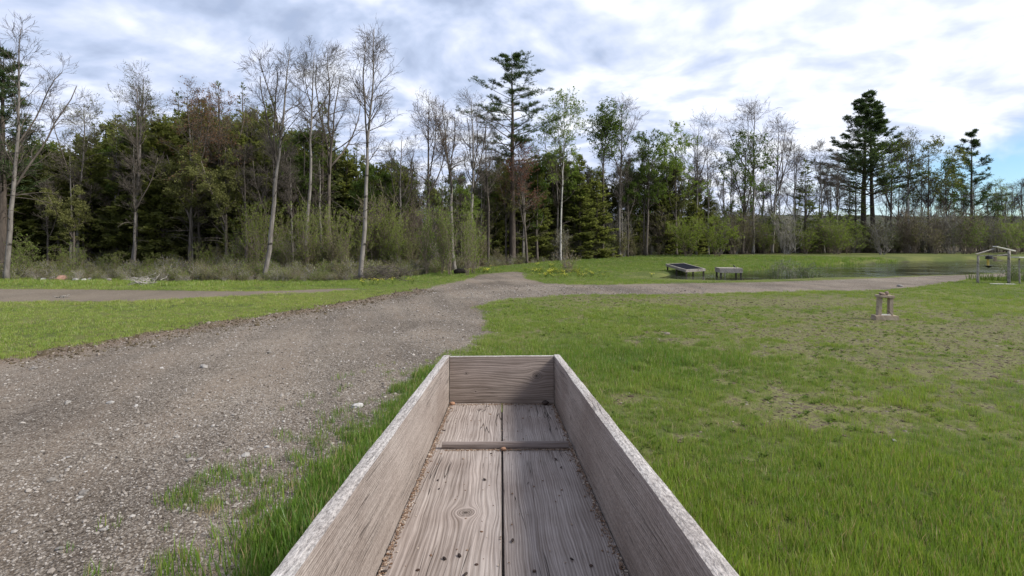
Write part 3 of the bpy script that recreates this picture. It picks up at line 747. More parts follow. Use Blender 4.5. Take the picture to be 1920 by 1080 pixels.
for px in jrange(490, 760, 26): filler(px, rr.uniform(37, 44), rr.choice(ced + fir), 'dark conifer behind the front row', 'conifer', 'conifer_tree', 'dark conifers behind the front bare trees', base_h=11.5, add=15)
for px in jrange(730, 910, 12): filler(px, rr.uniform(42, 50), rr.choice(fir), 'narrow fir behind the bare trees', 'fir', 'fir_tree', 'firs behind the red budded trees', base_h=12, wscale=0.8, add=0)
for px in jrange(900, 1120, 17): filler(px, rr.uniform(47, 56), rr.choice(ced), 'dense green cedar mid wood', 'cedar', 'cedar_tree', 'cedars around the tall lone pine', add=15, wscale=1.15)
for px in jrange(700, 1130, 9): filler(px, rr.uniform(40, 52), rr.choice(dec), 'thinly leaved tree mid wood', 'tree', 'leafy_tree', 'thinly leaved trees in the middle of the wood', base_h=12, add=20)
for px in jrange(1110, 1340, 13): filler(px, rr.uniform(54, 62), rr.choice(fir + ced), 'dark conifer behind leafy trees', 'conifer', 'conifer_tree', 'dark conifers right of the middle', base_h=12, add=45)
for px in jrange(1100, 1345, 12): filler(px, rr.uniform(52, 62), rr.choice(dec), 'full leafy green tree', 'tree', 'leafy_tree', 'leafy trees right of the middle', base_h=12, add=30)
for px in jrange(60, 620, 13): filler(px, rr.uniform(31, 34), rr.choice(bar + dec[:1]), 'thin few-leaved tree against cedars', 'tree', 'thin_tree', 'thin trees against the dark cedars', base_h=12, add=70)
for px in jrange(40, 760, 14): filler(px, rr.uniform(34, 39), rr.choice([dec[0], dec[1], dec[3]]), 'soft olive leafed tree among conifers', 'tree', 'leafy_tree', 'olive leafed trees among the left conifers', base_h=12, add=38)
for px in jrange(720, 1340, 22): filler(px, rr.uniform(40, 56), rr.choice(bar), 'thin bare tree mid wood', 'bare tree', 'bare_tree', 'thin bare trees in the middle of the wood', base_h=12, add=5)
for px in jrange(1340, 1600, 13): filler(px, rr.uniform(64, 78), rr.choice(bar), 'thin bare tree against the sky', 'bare tree', 'bare_tree', 'thin bare trees left of the big pine', base_h=12, add=-35, wscale=1.1)
for px in jrange(1660, 1990, 20): filler(px, rr.uniform(70, 84), rr.choice(bar + bar + [dec[0]]), 'thin bare tree against the sky', 'bare tree', 'bare_tree', 'thin bare trees right of the big pine', base_h=12, add=-30, wscale=1.1)
for px in jrange(1350, 1900, 7): filler(px, rr.uniform(66, 80), rr.choice(fir), 'small dark fir in the thicket', 'fir', 'fir_tree', 'small firs in the thicket beyond the pond', base_h=12, add=20, wscale=0.7)
for px in jrange(-170, 1140, 64): filler(px, rr.uniform(56, 72), rr.choice(ced + fir), 'dim conifer far back', 'conifer', 'conifer_tree', 'dim conifers far back in the wood', base_h=11.5, add=40, wscale=1.3)

# saplings and shrubs one can pick out
sapb = [shrub(200 + i, 4.6, 2.2, 12, [M_BRIGHT, M_LEAF, M_BRIGHT][i], [9, 8, 6][i], 0.10, M_THICK, 8, 3, 0.022, 0.08, 0.6) for i in range(3)]
thk = [shrub(210 + i, 5.0, 2.4, 16, [None, M_BRUSH, M_OLIVE][i], [0, 2, 3][i], 0.10, [M_THICK, M_GREYTW, M_THICK][i], 8, 4, 0.028, 0.10, 0.5, 0.010) for i in range(3)]
for px in jrange(440, 900, 20):
    D = rr.uniform(28.5, 33); s = rr.uniform(0.5, 0.85)
    placep('young_sapling', rr.choice(sapb[1:] + sapb[:1] + sapb[2:]), px, D, near_landmark('light green sapling in the brush', px), 'sapling', 'light green saplings by the front bare trees', rz=rr.uniform(0, 6), s=(s * 0.7, s * 0.7, s * rr.uniform(1.0, 1.3)))
for px in jrange(20, 440, 9):
    D = rr.uniform(28.5, 31); s = rr.uniform(0.22, 0.4)
    placep('young_sapling', rr.choice(sapb), px, D, near_landmark('small pale sapling under dark cedars', px), 'sapling', 'pale green saplings under the left cedars', rz=rr.uniform(0, 6), s=(s, s, s))
for px, D, s, lab in ((1290, 52, 0.95, 'bright lime green bush, left of the pair beyond the raft'), (1345, 53, 0.95, 'bright lime green bush, right of the pair beyond the raft')):
    placep('bright_bush', shrub(px, 4.2, 3.2, 16, M_BRIGHT, 9, 0.12, M_THICK, 9, 4, 0.022, 0.06, 0.7), px, D + 4, lab, 'bush', 'bright bushes beyond the raft')
placep('leafy_bush', sapb[0], 893, 35, 'bright green bush right of the rooted bare tree', 'bush', s=(0.62, 0.62, 0.62))
placep('leafy_bush', sapb[1], 48, 28, 'green bush beside the bare tree at the left edge', 'bush', s=(0.5, 0.5, 0.5))
for px in jrange(700, 1350, 40):
    D = float(np.interp(px, [700, 850, 950, 1100, 1350], [32, 38, 46, 54, 63])) + rr.uniform(0, 6); s = rr.uniform(0.55, 1.0)
    placep('brushy_shrub', rr.choice(thk + sapb[2:]), px, D, near_landmark('grey twiggy shrub under the trees', px), 'shrub', 'twiggy shrubs under the middle trees', rz=rr.uniform(0, 6), s=(s, s, s))
for px in jrange(1330, 2020, 75):
    D = rr.uniform(62, 80); s = rr.uniform(0.6, 1.15)
    placep('brushy_shrub', rr.choice(thk + sapb), px, D, near_landmark('tall twiggy shrub beyond the pond', px), 'shrub', 'twiggy shrubs beyond the pond', rz=rr.uniform(0, 6), s=(s * 1.25, s * 1.25, s))

# ------------------------------------------------------------------ scattered stuff (geometry nodes)
def scatter(name, pts, scl, protos, label, cat=None, rot=None, tint=None, rng=RNG):
    n = len(pts); me = bpy.data.meshes.new(name)
    me.vertices.add(n); me.vertices.foreach_set('co', np.asarray(pts, np.float32).ravel())
    if rot is None: rot = np.stack([rng.normal(0, 0.1, n), rng.normal(0, 0.1, n), rng.uniform(0, 6.28, n)], 1)
    a = me.attributes.new('scl', 'FLOAT', 'POINT'); a.data.foreach_set('value', np.asarray(scl, np.float32))
    a = me.attributes.new('rot', 'FLOAT_VECTOR', 'POINT'); a.data.foreach_set('vector', np.asarray(rot, np.float32).ravel())
    a = me.attributes.new('pick', 'INT', 'POINT'); a.data.foreach_set('value', rng.integers(0, len(protos), n).astype(np.int32))
    a = me.attributes.new('tint', 'FLOAT', 'POINT'); a.data.foreach_set('value', np.asarray(tint if tint is not None else np.zeros(n), np.float32))
    col = bpy.data.collections.new(name + '_pieces')
    for p in protos: col.objects.link(p)
    o = link(name, me); tag(o, label, None, None, 'stuff')
    if cat: o['category'] = cat
    ng = bpy.data.node_groups.new(name + '_nodes', 'GeometryNodeTree')
    ng.interface.new_socket('Geometry', in_out='INPUT', socket_type='NodeSocketGeometry')
    ng.interface.new_socket('Geometry', in_out='OUTPUT', socket_type='NodeSocketGeometry')
    N = ng.nodes; L = ng.links
    gi = N.new('NodeGroupInput'); go = N.new('NodeGroupOutput')
    ci = N.new('GeometryNodeCollectionInfo'); ci.inputs['Collection'].default_value = col
    ci.inputs['Separate Children'].default_value = True; ci.inputs['Reset Children'].default_value = True
    ip = N.new('GeometryNodeInstanceOnPoints'); ip.inputs['Pick Instance'].default_value = True
    def na(nm, typ):
        q = N.new('GeometryNodeInputNamedAttribute'); q.data_type = typ; q.inputs[0].default_value = nm; return q.outputs[0]
    L.new(gi.outputs[0], ip.inputs['Points']); L.new(ci.outputs[0], ip.inputs['Instance'])
    L.new(na('pick', 'INT'), ip.inputs['Instance Index']); L.new(na('rot', 'FLOAT_VECTOR'), ip.inputs['Rotation']); L.new(na('scl', 'FLOAT'), ip.inputs['Scale'])
    L.new(ip.outputs[0], go.inputs[0])
    md = o.modifiers.new('scatter', 'NODES'); md.node_group = ng
    return o

def proto(name, me): return bpy.data.objects.new(name, me)

def join_parts(parts, name):
    """one mesh with several materials from the parts of a shrub, for scattering"""
    bm_ = bmesh.new(); mats = []
    for i, (n, me) in enumerate(parts):
        k = len(bm_.faces); bm_.from_mesh(me); bm_.faces.ensure_lookup_table()
        for f in bm_.faces[k:]: f.material_index = i
        mats.append(me.materials[0])
    out = bpy.data.meshes.new(name); bm_.to_mesh(out); bm_.free()
    for m in mats: out.materials.append(m)
    return proto(name, out)

def grass_mat():
    m, t = new_mat('grass_blades')
    tint = t.attr('tint', 2, 'INSTANCER')
    oi = t.n('ShaderNodeObjectInfo', 'Random'); ri = t.n('ShaderNodeNewGeometry', 'Random Per Island')
    f = tint * 0.7 + oi * 0.28 + ri * 0.30 - 0.1
    c = t.ramp(f, [(0.0, (0.032, 0.080, 0.012)), (0.35, (0.105, 0.190, 0.024)), (0.7, (0.215, 0.285, 0.045)), (1.0, (0.33, 0.33, 0.11))])
    c = t.mix(t.smooth(ri, 0.89, 0.92), c, (0.30, 0.24, 0.13))
    d = t.n('ShaderNodeBsdfDiffuse', Color=c)
    tr = t.n('ShaderNodeBsdfTranslucent', Color=t.mul(c, (1.05, 1.1, 0.6)))
    gl_ = t.n('ShaderNodeBsdfGlossy', Color=(1, 1, 1), Roughness=0.45)
    mx = t.n('ShaderNodeMixShader', i0=0.4, i1=d, i2=tr)
    finish(t, t.n('ShaderNodeMixShader', i0=0.035, i1=mx, i2=gl_))
    return m
M_GRASS = grass_mat()
def tuft(seed, n, H, W, rad, mat=M_GRASS, bend=0.35):
    rng = np.random.default_rng(seed)
    a = rng.uniform(0, 6.28, n); rr_ = rad * np.sqrt(rng.uniform(0, 1, n)); h = H * rng.uniform(0.45, 1.1, n)
    b = np.stack([np.cos(a) * rr_, np.sin(a) * rr_, np.zeros(n) - 0.01], 1)
    la = rng.uniform(0, 6.28, n); lean = np.stack([np.cos(la), np.sin(la), np.zeros(n)], 1) * (h * bend * rng.uniform(0.1, 1.2, n))[:, None]
    up = np.array([0, 0, 1.0])[None] * h[:, None]
    sa = rng.uniform(0, 6.28, n); s = np.stack([np.cos(sa), np.sin(sa), np.zeros(n)], 1) * W * rng.uniform(0.7, 1.3, n)[:, None]
    m_ = b + up * 0.55 + lean * 0.35; tip = b + up + lean
    v = np.stack([b - s, b + s, m_ + s * 0.8, m_ - s * 0.8, tip], 1); idx = np.arange(n * 5).reshape(n, 5)
    g = G(); g.add(v, [idx[:, [0, 1, 2, 3]], idx[:, [3, 2, 4]]])
    return proto('grass_tuft', g.mesh('grass_tuft', mat, False))

def candidates(n, D0, D1, az0, az1, rng, power=1.0):
    """points spread over a ring sector, density falling with distance as D^-power"""
    u = rng.uniform(0, 1, n); e = 2 - power
    D = (D0 ** e + u * (D1 ** e - D0 ** e)) ** (1 / e) if abs(e) > 1e-6 else D0 * (D1 / D0) ** u
    a = np.radians(rng.uniform(az0, az1, n))
    return D * np.sin(a), D * np.cos(a)

def build_grass():
    rng = np.random.default_rng(31)
    near = [tuft(i, 18, 0.115, 0.0027, 0.085, bend=0.28) for i in range(6)] + [tuft(9, 18, 0.12, 0.002, 0.05)]
    X, Y = candidates(95000, 1.2, 13, -58, 58, rng, 1.35)
    rd = sdist(X, Y, DRIVE) + (vnoise(X, Y, 2.2, 11) - 0.5) * 0.5 + (vnoise(X, Y, 7, 12) - 0.5) * 0.3
    bare = bare_mask(X, Y); lush = lush_mask(X, Y)
    keep = (rd < 0.03) & (rng.uniform(size=len(X)) > bare * 0.72) & ((rng.uniform(size=len(X)) < 0.62 + 0.5 * lush) | (X < -1))
    # sparse grass creeping onto the drive at the right edge
    creep = (rd >= 0.03) & (rd < 1.3) & (X > -3.2) & (rng.uniform(size=len(X)) < 0.26 * np.exp(-rd / 0.32) * (0.3 + 1.2 * vnoise(X, Y, 2.3, 77))) & (Y < 9)
    clump = (rd >= 0.03) & (np.hypot(X + 2.45, Y - 4.35) < 0.34) & (rng.uniform(size=len(X)) < 0.22)
    k = keep | creep | clump
    X, Y, bare, lush, rd = X[k], Y[k], bare[k], lush[k], rd[k]
    n = vnoise(X, Y, 0.8, 8); n2 = vnoise(X, Y, 2.7, 9)
    sc = (0.40 + 0.45 * lush + 0.55 * n * n2) * (1 - 0.6 * bare) * rng.uniform(0.55, 1.45, len(X))
    left = X < -1.0
    sc = np.where(left & (Y < 8), sc * 1.35, sc)
    sc = np.where((Y > 9) & (X < -2), sc * 0.8, sc)
    fg = np.clip((6.2 - Y) / 2.2, 0, 1) * (X > 0.3)
    sc = sc * (1 + 0.32 * fg)
    tint = 0.26 + 0.2 * n + 0.15 * n2 - 0.24 * lush + 0.15 * bare
    tint = np.where(left & (Y < 8), tint - 0.28, tint)
    tint = np.where((Y > 9) & (X < -3), tint + 0.18, tint) + 0.10 * fg
    Z = height(X, Y)
    scatter('meadow_grass', np.stack([X, Y, Z], 1), sc, near, 'fresh green grass of the meadow around the trough', 'grass', tint=np.clip(tint, 0, 1), rng=rng)
    far = [tuft(40 + i, 30, 0.11, 0.0042, 0.16) for i in range(5)]
    X, Y = candidates(90000, 11.5, 64, -60, 60, rng, 1.55)
    rd = sdist(X, Y, DRIVE) + (vnoise(X, Y, 2.2, 11) - 0.5) * 0.5; tk = sdist(X, Y, TRACK) + (vnoise(X, Y, 2.2, 11) - 0.5) * 0.5
    pd = sdist(X, Y, POND); bare = bare_mask(X, Y); wd = Y - wood_y(X)
    k = (rd < 0) & (tk < 0.05) & (pd < -0.05) & (wd < 1.5) & (rng.uniform(size=len(X)) > bare * 0.6)
    k &= ~((pd > -1.5) & (Y < 34) & (rng.uniform(size=len(X)) < 0.75))
    X, Y, bare, pd, wd = X[k], Y[k], bare[k], pd[k], wd[k]
    n = vnoise(X, Y, 0.35, 8); n2 = vnoise(X, Y, 1.7, 9)
    sc = (0.45 + 0.5 * n * n2) * (1 - 0.5 * bare) * rng.uniform(0.7, 1.3, len(X)) * (1 + np.clip((Y - 20) / 30, 0, 1.0))
    sc = np.where((pd > -1.0) & (Y > 34), sc * 1.9, sc); sc = np.where((pd > -2.5) & (Y <= 34), sc * 0.5, sc)
    sc = np.where((wd > -1.6) & (X < -2), sc * 1.5, sc)
    tint = np.clip(0.36 + 0.22 * n + 0.16 * n2 + np.where((X < -3) & (Y < 21), 0.2, 0) + 0.08 * bare - np.clip((Y - 24) / 14, 0, 1) * 0.16, 0, 1)
    scatter('distant_grass', np.stack([X, Y, height(X, Y)], 1), sc, far, 'short grass of the lawns and banks further off', 'grass', tint=tint, rng=rng)
build_grass()

def build_weeds():
    rng = np.random.default_rng(37)
    pr = []
    for k in range(3):
        g = G(); n = 9; a = rng.uniform(0, 6.28, n); D = np.stack([np.cos(a), np.sin(a), rng.uniform(0.2, 0.7, n)], 1)
        cards(g, np.zeros((n, 3)), D, rng.uniform(0.035, 0.065, n), 0.42, rng, flat=0.8); pr.append(proto('weed', g.mesh('weed', M_DLEAF, False)))
    X, Y = candidates(2600, 2.5, 18, -25, 58, rng, 1.2); k = (sdist(X, Y, DRIVE) < 0.15) & (vnoise(X, Y, 0.9, 91) > 0.45); X, Y = X[k], Y[k]
    scatter('broad_weeds', np.stack([X, Y, height(X, Y) + 0.01], 1), rng.uniform(0.6, 1.2, len(X)), pr, 'small broad leaved weeds between the grass', 'weeds', rng=rng)
    dr = [tuft(60 + i, 10, 0.07, 0.002, 0.08, M_DRY, 1.3) for i in range(3)]
    X, Y = candidates(5000, 2.5, 18, -45, 58, rng, 1.3); k = (sdist(X, Y, DRIVE) < 0.3) & (vnoise(X, Y, 1.3, 92) > 0.4); X, Y = X[k], Y[k]
    scatter('dead_thatch', np.stack([X, Y, height(X, Y)], 1), rng.uniform(0.6, 1.2, len(X)), dr, 'dry dead grass lying between the green blades', 'dry grass', rng=rng)
build_weeds()

# gravel
def stone_mesh(seed, sub=1, flat=0.6, rough=0.25, mat=None, smooth=False):
    bm_ = bmesh.new(); bmesh.ops.create_icosphere(bm_, subdivisions=sub, radius=0.5)
    off = Vector((seed * 3.1, seed * 1.7, seed * 0.3))
    for v in bm_.verts:
        n = mnoise.noise(v.co * 2.2 + off) + 0.5 * mnoise.noise(v.co * 5 + off)
        v.co *= 1 + n * rough * 1.6
        v.co.z *= flat; v.co.x *= 1.15
    me = bpy.data.meshes.new('stone'); bm_.to_mesh(me); bm_.free()
    for p in me.polygons: p.use_smooth = smooth
    me.materials.append(mat); return me
def stone_mat(name, cols):
    m, t = new_mat(name)
    oi = t.n('ShaderNodeObjectInfo', 'Random'); pos = t.n('ShaderNodeTexCoord', 3)
    n = t.noise(pos, 3, 4, 0.6)
    c = t.ramp(oi, cols, 'LINEAR'); c = t.mul(c, t.ramp(n, [(0.3, (0.75, 0.75, 0.75)), (0.7, (1.15, 1.15, 1.15))]))
    finish(t, principled(t, c, 0.9, t.bump(n, 0.3, 0.02), 0.2)); return m
M_PEB = stone_mat('gravel_stone', [(0.0, (0.08, 0.065, 0.053)), (0.35, (0.17, 0.147, 0.126)), (0.7, (0.25, 0.225, 0.20)), (0.94, (0.30, 0.275, 0.25)), (1.0, (0.36, 0.34, 0.32))])
M_ROCK = stone_mat('field_stone', [(0.0, (0.16, 0.145, 0.13)), (0.5, (0.23, 0.215, 0.20)), (1.0, (0.36, 0.35, 0.34))])
M_REDROCK = stone_mat('reddish_stone', [(0.0, (0.24, 0.14, 0.10)), (1.0, (0.28, 0.17, 0.13))])
M_CLOD = stone_mat('soil_clod', [(0.0, (0.050, 0.037, 0.022)), (0.85, (0.10, 0.08, 0.05)), (1.0, (0.24, 0.205, 0.18))])
def build_gravel():
    rng = np.random.default_rng(41)
    pr = [proto('pebble', stone_mesh(i, 1, 0.6, 0.3, M_PEB)) for i in range(6)]
    X, Y = candidates(170000, 2.2, 24, -60, 20, rng, 1.7)
    rd = sdist(X, Y, DRIVE) + (vnoise(X, Y, 2.2, 11) - 0.5) * 0.4
    lane = vnoise(X * 1.2 + Y * 0.3, Y * 0.25, 1.2, 14)
    k = (rd > -0.12) & (rng.uniform(size=len(X)) < 0.35 + 0.75 * lane); X, Y = X[k], Y[k]
    sc = 0.0085 * np.exp(rng.normal(0, 0.45, len(X))) * (1 + Y / 14)
    scatter('loose_gravel', np.stack([X, Y, height(X, Y) + sc * 0.1], 1), sc, pr, 'loose gravel stones of the drive', 'gravel', rot=rng.uniform(0, 6.28, (len(X), 3)) * [0.1, 0.1, 1], rng=rng)
    cl = [proto('clod', stone_mesh(20 + i, 1, 0.7, 0.35, M_CLOD)) for i in range(5)]
    # clods pushed up along the left edge of the drive
    seg = []
    for (ax, ay), (bx, by) in zip(BERM[1:-1], BERM[2:]):
        L = math.hypot(bx - ax, by - ay); n = int(L * 460); t = rng.uniform(0, 1, n)
        nx, ny = -(by - ay) / L, (bx - ax) / L; off = rng.normal(-0.16, 0.42, n)
        seg.append(np.stack([ax + t * (bx - ax) + nx * off, ay + t * (by - ay) + ny * off], 1))
    S = np.concatenate(seg); X, Y = S[:, 0], S[:, 1]
    sc = 0.021 * np.exp(rng.normal(0, 0.55, len(X)))
    scatter('soil_clods', np.stack([X, Y, height(X, Y)], 1), sc, cl, 'brown clods and stones pushed up along the left edge of the drive', 'soil', rng=rng, rot=rng.uniform(0, 6, (len(X), 3)))
build_gravel()

# clods of bare soil in the worn patches
def build_crumbs():
    rng = np.random.default_rng(43)
    cl = [proto('crumb', stone_mesh(30 + i, 1, 0.55, 0.4, M_CLOD)) for i in range(4)]
    X, Y = candidates(60000, 3, 20, 5, 60, rng, 1.3)
    b = bare_mask(X, Y); k = (rng.uniform(size=len(X)) < b * 0.4) & (sdist(X, Y, DRIVE) < 0); X, Y = X[k], Y[k]
    sc = 0.015 * np.exp(rng.normal(0, 0.45, len(X))) * (1 + Y / 18)
    scatter('soil_crumbs', np.stack([X, Y, height(X, Y)], 1), sc, cl, 'dark soil crumbs in the worn patches of the meadow', 'soil', rng=rng)
build_crumbs()

# undergrowth in front of and inside the wood
def build_brush():
    rng = np.random.default_rng(51)
    br = [join_parts(shrub(300 + i, 1.0, 0.8, 12, [M_BRUSH, M_LEAF, M_OLIVE, M_OLIVE, M_DRY][i], [4, 4, 5, 3, 1][i], 0.055, [M_THICK, M_THICK, M_GREYTW, M_GREYTW, M_GREYTW][i], 6, 2, 0.008, 0.08, 0.6, 0.0045), 'brush_piece') for i in range(5)]
    X, Y = candidates(30000, 22, 62, -60, 20, rng, 1.0)
    wd = Y - wood_y(X)
    k = (wd > 0.7) & (wd < 10) & (rng.uniform(size=len(X)) < np.where(X < -1, 0.34, 0.20) * np.exp(-np.clip(wd - 3, 0, 9) / 4)) & (X < 17)
    k &= (pdist(X, Y, DRIVE) > 1.0) & ~inside(X, Y, DRIVE)
    X, Y, wd = X[k], Y[k], wd[k]
    sc = rng.uniform(0.4, 1.05, len(X)) * np.clip(0.42 + wd / 8, 0.42, 0.95) * (0.7 + 0.6 * vnoise(X, Y, 0.5, 52))
    scatter('undergrowth', np.stack([X, Y, height(X, Y) - 0.05], 1), sc, br, 'tangled low brush along the foot of the wood', 'undergrowth', rng=rng)
    th = [join_parts(shrub(320 + i, 3.2, 1.6, 14, [M_BRUSH, M_OLIVE, M_LEAF, M_BRUSH][i], [4, 6, 6, 3][i], 0.10, [M_THICK, M_THICK, M_THICK, M_GREYTW][i], 7, 3, 0.022, 0.12, 0.45, 0.011), 'thicket_piece') for i in range(4)]
    X, Y = candidates(13000, 50, 92, 0, 50, rng, 1.0); wd = Y - wood_y(X)
    k = (wd > 1.0) & (wd < 22) & (rng.uniform(size=len(X)) < 0.26 * np.exp(-wd / 14)); X, Y, wd = X[k], Y[k], wd[k]
    sc = rng.uniform(0.4, 1.25, len(X)) * np.clip(0.55 + wd / 14, 0.5, 1.3) * (0.65 + 0.7 * vnoise(X, Y, 0.22, 53))
    scatter('pond_thicket', np.stack([X, Y, height(X, Y) - 0.05], 1), sc, th, 'grey-brown thicket of saplings beyond the pond', 'thicket', rng=rng)
    # under the left wood, leafy saplings lost in shade
    X, Y = candidates(5000, 29, 60, -58, 8, rng, 1.0); wd = Y - wood_y(X)
    k = (wd > 5) & (wd < 14) & (rng.uniform(size=len(X)) < 0.07); X, Y = X[k], Y[k]
    scatter('wood_understorey', np.stack([X, Y, height(X, Y) - 0.05], 1), rng.uniform(0.3, 0.75, len(X)), th, 'thin understorey inside the wood', 'undergrowth', rng=rng)
build_brush()

# reeds and weeds
def reed_proto(seed, H, n, mat, rad, W=0.006): return tuft(seed, n, H, W, rad, mat, 0.25)
M_WEED = leaf_mat('grey_green_weeds', (0.09, 0.12, 0.055), (0.20, 0.235, 0.11), 0.3)
def clump(name, px, D, H, rad, n, mat, label, cat, W=0.008, twigs=True, group=None):
    g = tuft(int(px + n), n, H, W, rad, mat, 0.3).data
    p = at(px, D); o = empty(name, (p.x, p.y, max(hz(p.x, p.y), WZ) - 0.02), 0, label, cat, group)
    link('leaves', g, o)
    if twigs:
        st = shrub(int(px), H * 1.05, rad * 2.0, 14, mat, 3, 0.07, M_GREYTW, 5, 2, 0.008, 0.08, 0.7, 0.006)
        for n_, m_ in st: link(n_, m_, o)
    return o
clump('reed_clump', 1492, 30.3, 1.15, 0.85, 70, M_WEED, 'airy grey-green reed clump on the near shore of the pond', 'reeds')
clump('reed_clump', 1522, 29.9, 0.6, 0.7, 70, M_WEED, 'low reed clump right beside the taller reeds on the near shore', 'reeds')
clump('reed_clump', 1455, 30.2, 0.9, 0.45, 50, M_WEED, 'thin reed clump left of the tallest reeds on the near shore', 'reeds')
clump('weed_clump', 1850, 26.5, 0.45, 0.8, 200, M_DLEAF, 'green weeds around the foot of the feeder shelter', 'weeds', twigs=False)
clump('weed_clump', 1915, 26.0, 0.9, 0.6, 200, M_WEED, 'tall weeds at the right edge beside the feeder shelter', 'weeds')
clump('bare_bush', 1066, 33.0, 1.2, 0.5, 30, M_DRY, 'small bare bush among the yellow flowers beside the drive', 'bush')
# grass on the berm of the drive and yellow flowers
def flowers():
    rng = np.random.default_rng(61)
    g = G(); n = 7
    for k in range(n):
        c = np.array([rng.normal(0, 0.05), rng.normal(0, 0.05), rng.uniform(0.16, 0.24)])
        P = np.stack([[c[0] * 0.3, c[1] * 0.3, 0], c])[None]; tubes(g, P, np.full((1, 2), 0.004), 3, 0, False)
        a = np.arange(6) * np.pi / 3; ring = np.stack([np.cos(a), np.sin(a), 0.3 * np.ones(6)], 1) * 0.026 + c
        g.add(np.vstack([c[None], ring]), np.array([(0, i + 1, (i + 1) % 6 + 1) for i in range(6)]), 1)
    me = g.mesh('flower', [M_DLEAF, M_YELLOW])
    pts = []
    for (px, py, sx, sy, k) in ((1035, 512, 1.4, 1.2, 60), (905, 512, 1.1, 0.8, 32), (1080, 520, 1.2, 0.6, 30), (740, 533, 1.0, 0.4, 8), (560, 536, 1.2, 0.4, 2), (1000, 502, 2.0, 1.5, 12)):
        x, y = gp(px, py); pts.append(np.stack([rng.normal(x, sx, k), rng.normal(y, sy, k)], 1))
    S = np.concatenate(pts); ok = ~inside(S[:, 0], S[:, 1], DRIVE); S = S[ok]
    scatter('yellow_flowers', np.stack([S[:, 0], S[:, 1], height(S[:, 0], S[:, 1])], 1), rng.uniform(0.7, 1.3, len(S)), [proto('flower', me)], 'yellow flowers blooming at the bend of the drive', 'flowers', rng=rng)
flowers()

# ------------------------------------------------------------------ weathered wood
def wood_mat(name, light=(0.40, 0.345, 0.32), darkc=(0.13, 0.10, 0.085), knots=(), tone=(1, 1, 1), fuzz=0.0, crack=1.0, freq=1.0):
    """grain flows along local y; knots = (x, y, radius)"""
    m, t = new_mat(name)
    pos = t.n('ShaderNodeTexCoord', 3); x, y, z = t.sep(pos)
    oi = t.n('ShaderNodeObjectInfo', 'Random')
    wob = t.noise(t.xyz(x * 5, y * 1.3, z * 5 + oi * 40), 1.0, 3, 0.5)
    psi = x + z * 0.8 + (wob - 0.5) * 0.05
    knot_f = None
    for kx, ky, a in knots:
        du = x - kx; dv = (y - ky) * 0.85
        r2 = du * du + dv * dv
        psi = psi - du * (a * a) / t.m('MAXIMUM', r2, a * a * 0.55)
        rk = t.m('SQRT', r2)
        kf = t.smooth(rk, a * 1.05, a * 0.7)
        rings = t.m('SINE', rk * 900 + wob * 6) * 0.5 + 0.5
        kk = (kf, rings, t.smooth(rk, a * 0.35, a * 0.15))
        knot_f = [kk] if knot_f is None else knot_f + [kk]
    g1 = t.noise(t.xyz(psi * 75 * freq, y * 1.6, oi * 9), 1.0, 4, 0.6)
    g2 = t.noise(t.xyz(psi * 330 * freq, y * 5, 3.1), 1.0, 3, 0.6)
    rg = t.m('SINE', psi * 520 * freq + (t.noise(t.xyz(psi * 20, y * 2, 0.0), 1.0, 3) * 22)) * 0.5 + 0.5
    big = t.noise(t.xyz(x * 6, y * 1.2, z * 6 + oi * 13), 1.2, 4, 0.6)
    pat = (t.noise(t.xyz(x * 3, y, z * 3), 70, 4, 0.75) - 0.5) * 2.1 + 0.5
    f = g1 * 0.42 + g2 * 0.36 + rg * 0.12 + big * 0.22 - 0.06
    if fuzz: f = f * (1 - fuzz) + pat * fuzz
    c = t.ramp(f, [(0.30, darkc), (0.47, tuple((a * 0.55 + b * 0.45) for a, b in zip(light, darkc))), (0.60, light), (0.78, tuple(min(0.7, q * 1.3) for q in light))])
    # warmer / darker stains
    c = t.mul(c, t.ramp(t.noise(t.xyz(x * 3, y * 2.2, z * 3 + oi * 5), 1.3, 4, 0.6), [(0.35, (0.82, 0.77, 0.74)), (0.6, (1.04, 1.02, 1.0))]))
    # long hairline cracks
    cn = t.noise(t.xyz(psi * 26 * freq, y * 0.9, oi * 30 + 7), 1.0, 2, 0.5)
    cm = t.noise(t.xyz(psi * 6, y * 1.1, 11.0), 1.3, 2, 0.5)
    ck = t.smooth(t.m('ABSOLUTE', cn - 0.5), 0.011, 0.003) * t.smooth(cm, 0.46, 0.56) * crack
    c = t.mix(ck * 0.85, c, (0.022, 0.016, 0.013))
    if knot_f:
        for kf, rings, core in knot_f:
            c = t.mix(kf * 0.75, c, t.mix(rings, (0.09, 0.068, 0.055), (0.27, 0.225, 0.20)))
            c = t.mix(core * 0.8, c, (0.035, 0.026, 0.02))
    c = t.mul(c, tuple(q * 0.84 for q in tone))
    h = f * 0.8 - ck * 0.7
    finish(t, principled(t, c, 0.88, t.bump(h, 0.75, 0.006), 0.15))
    return m

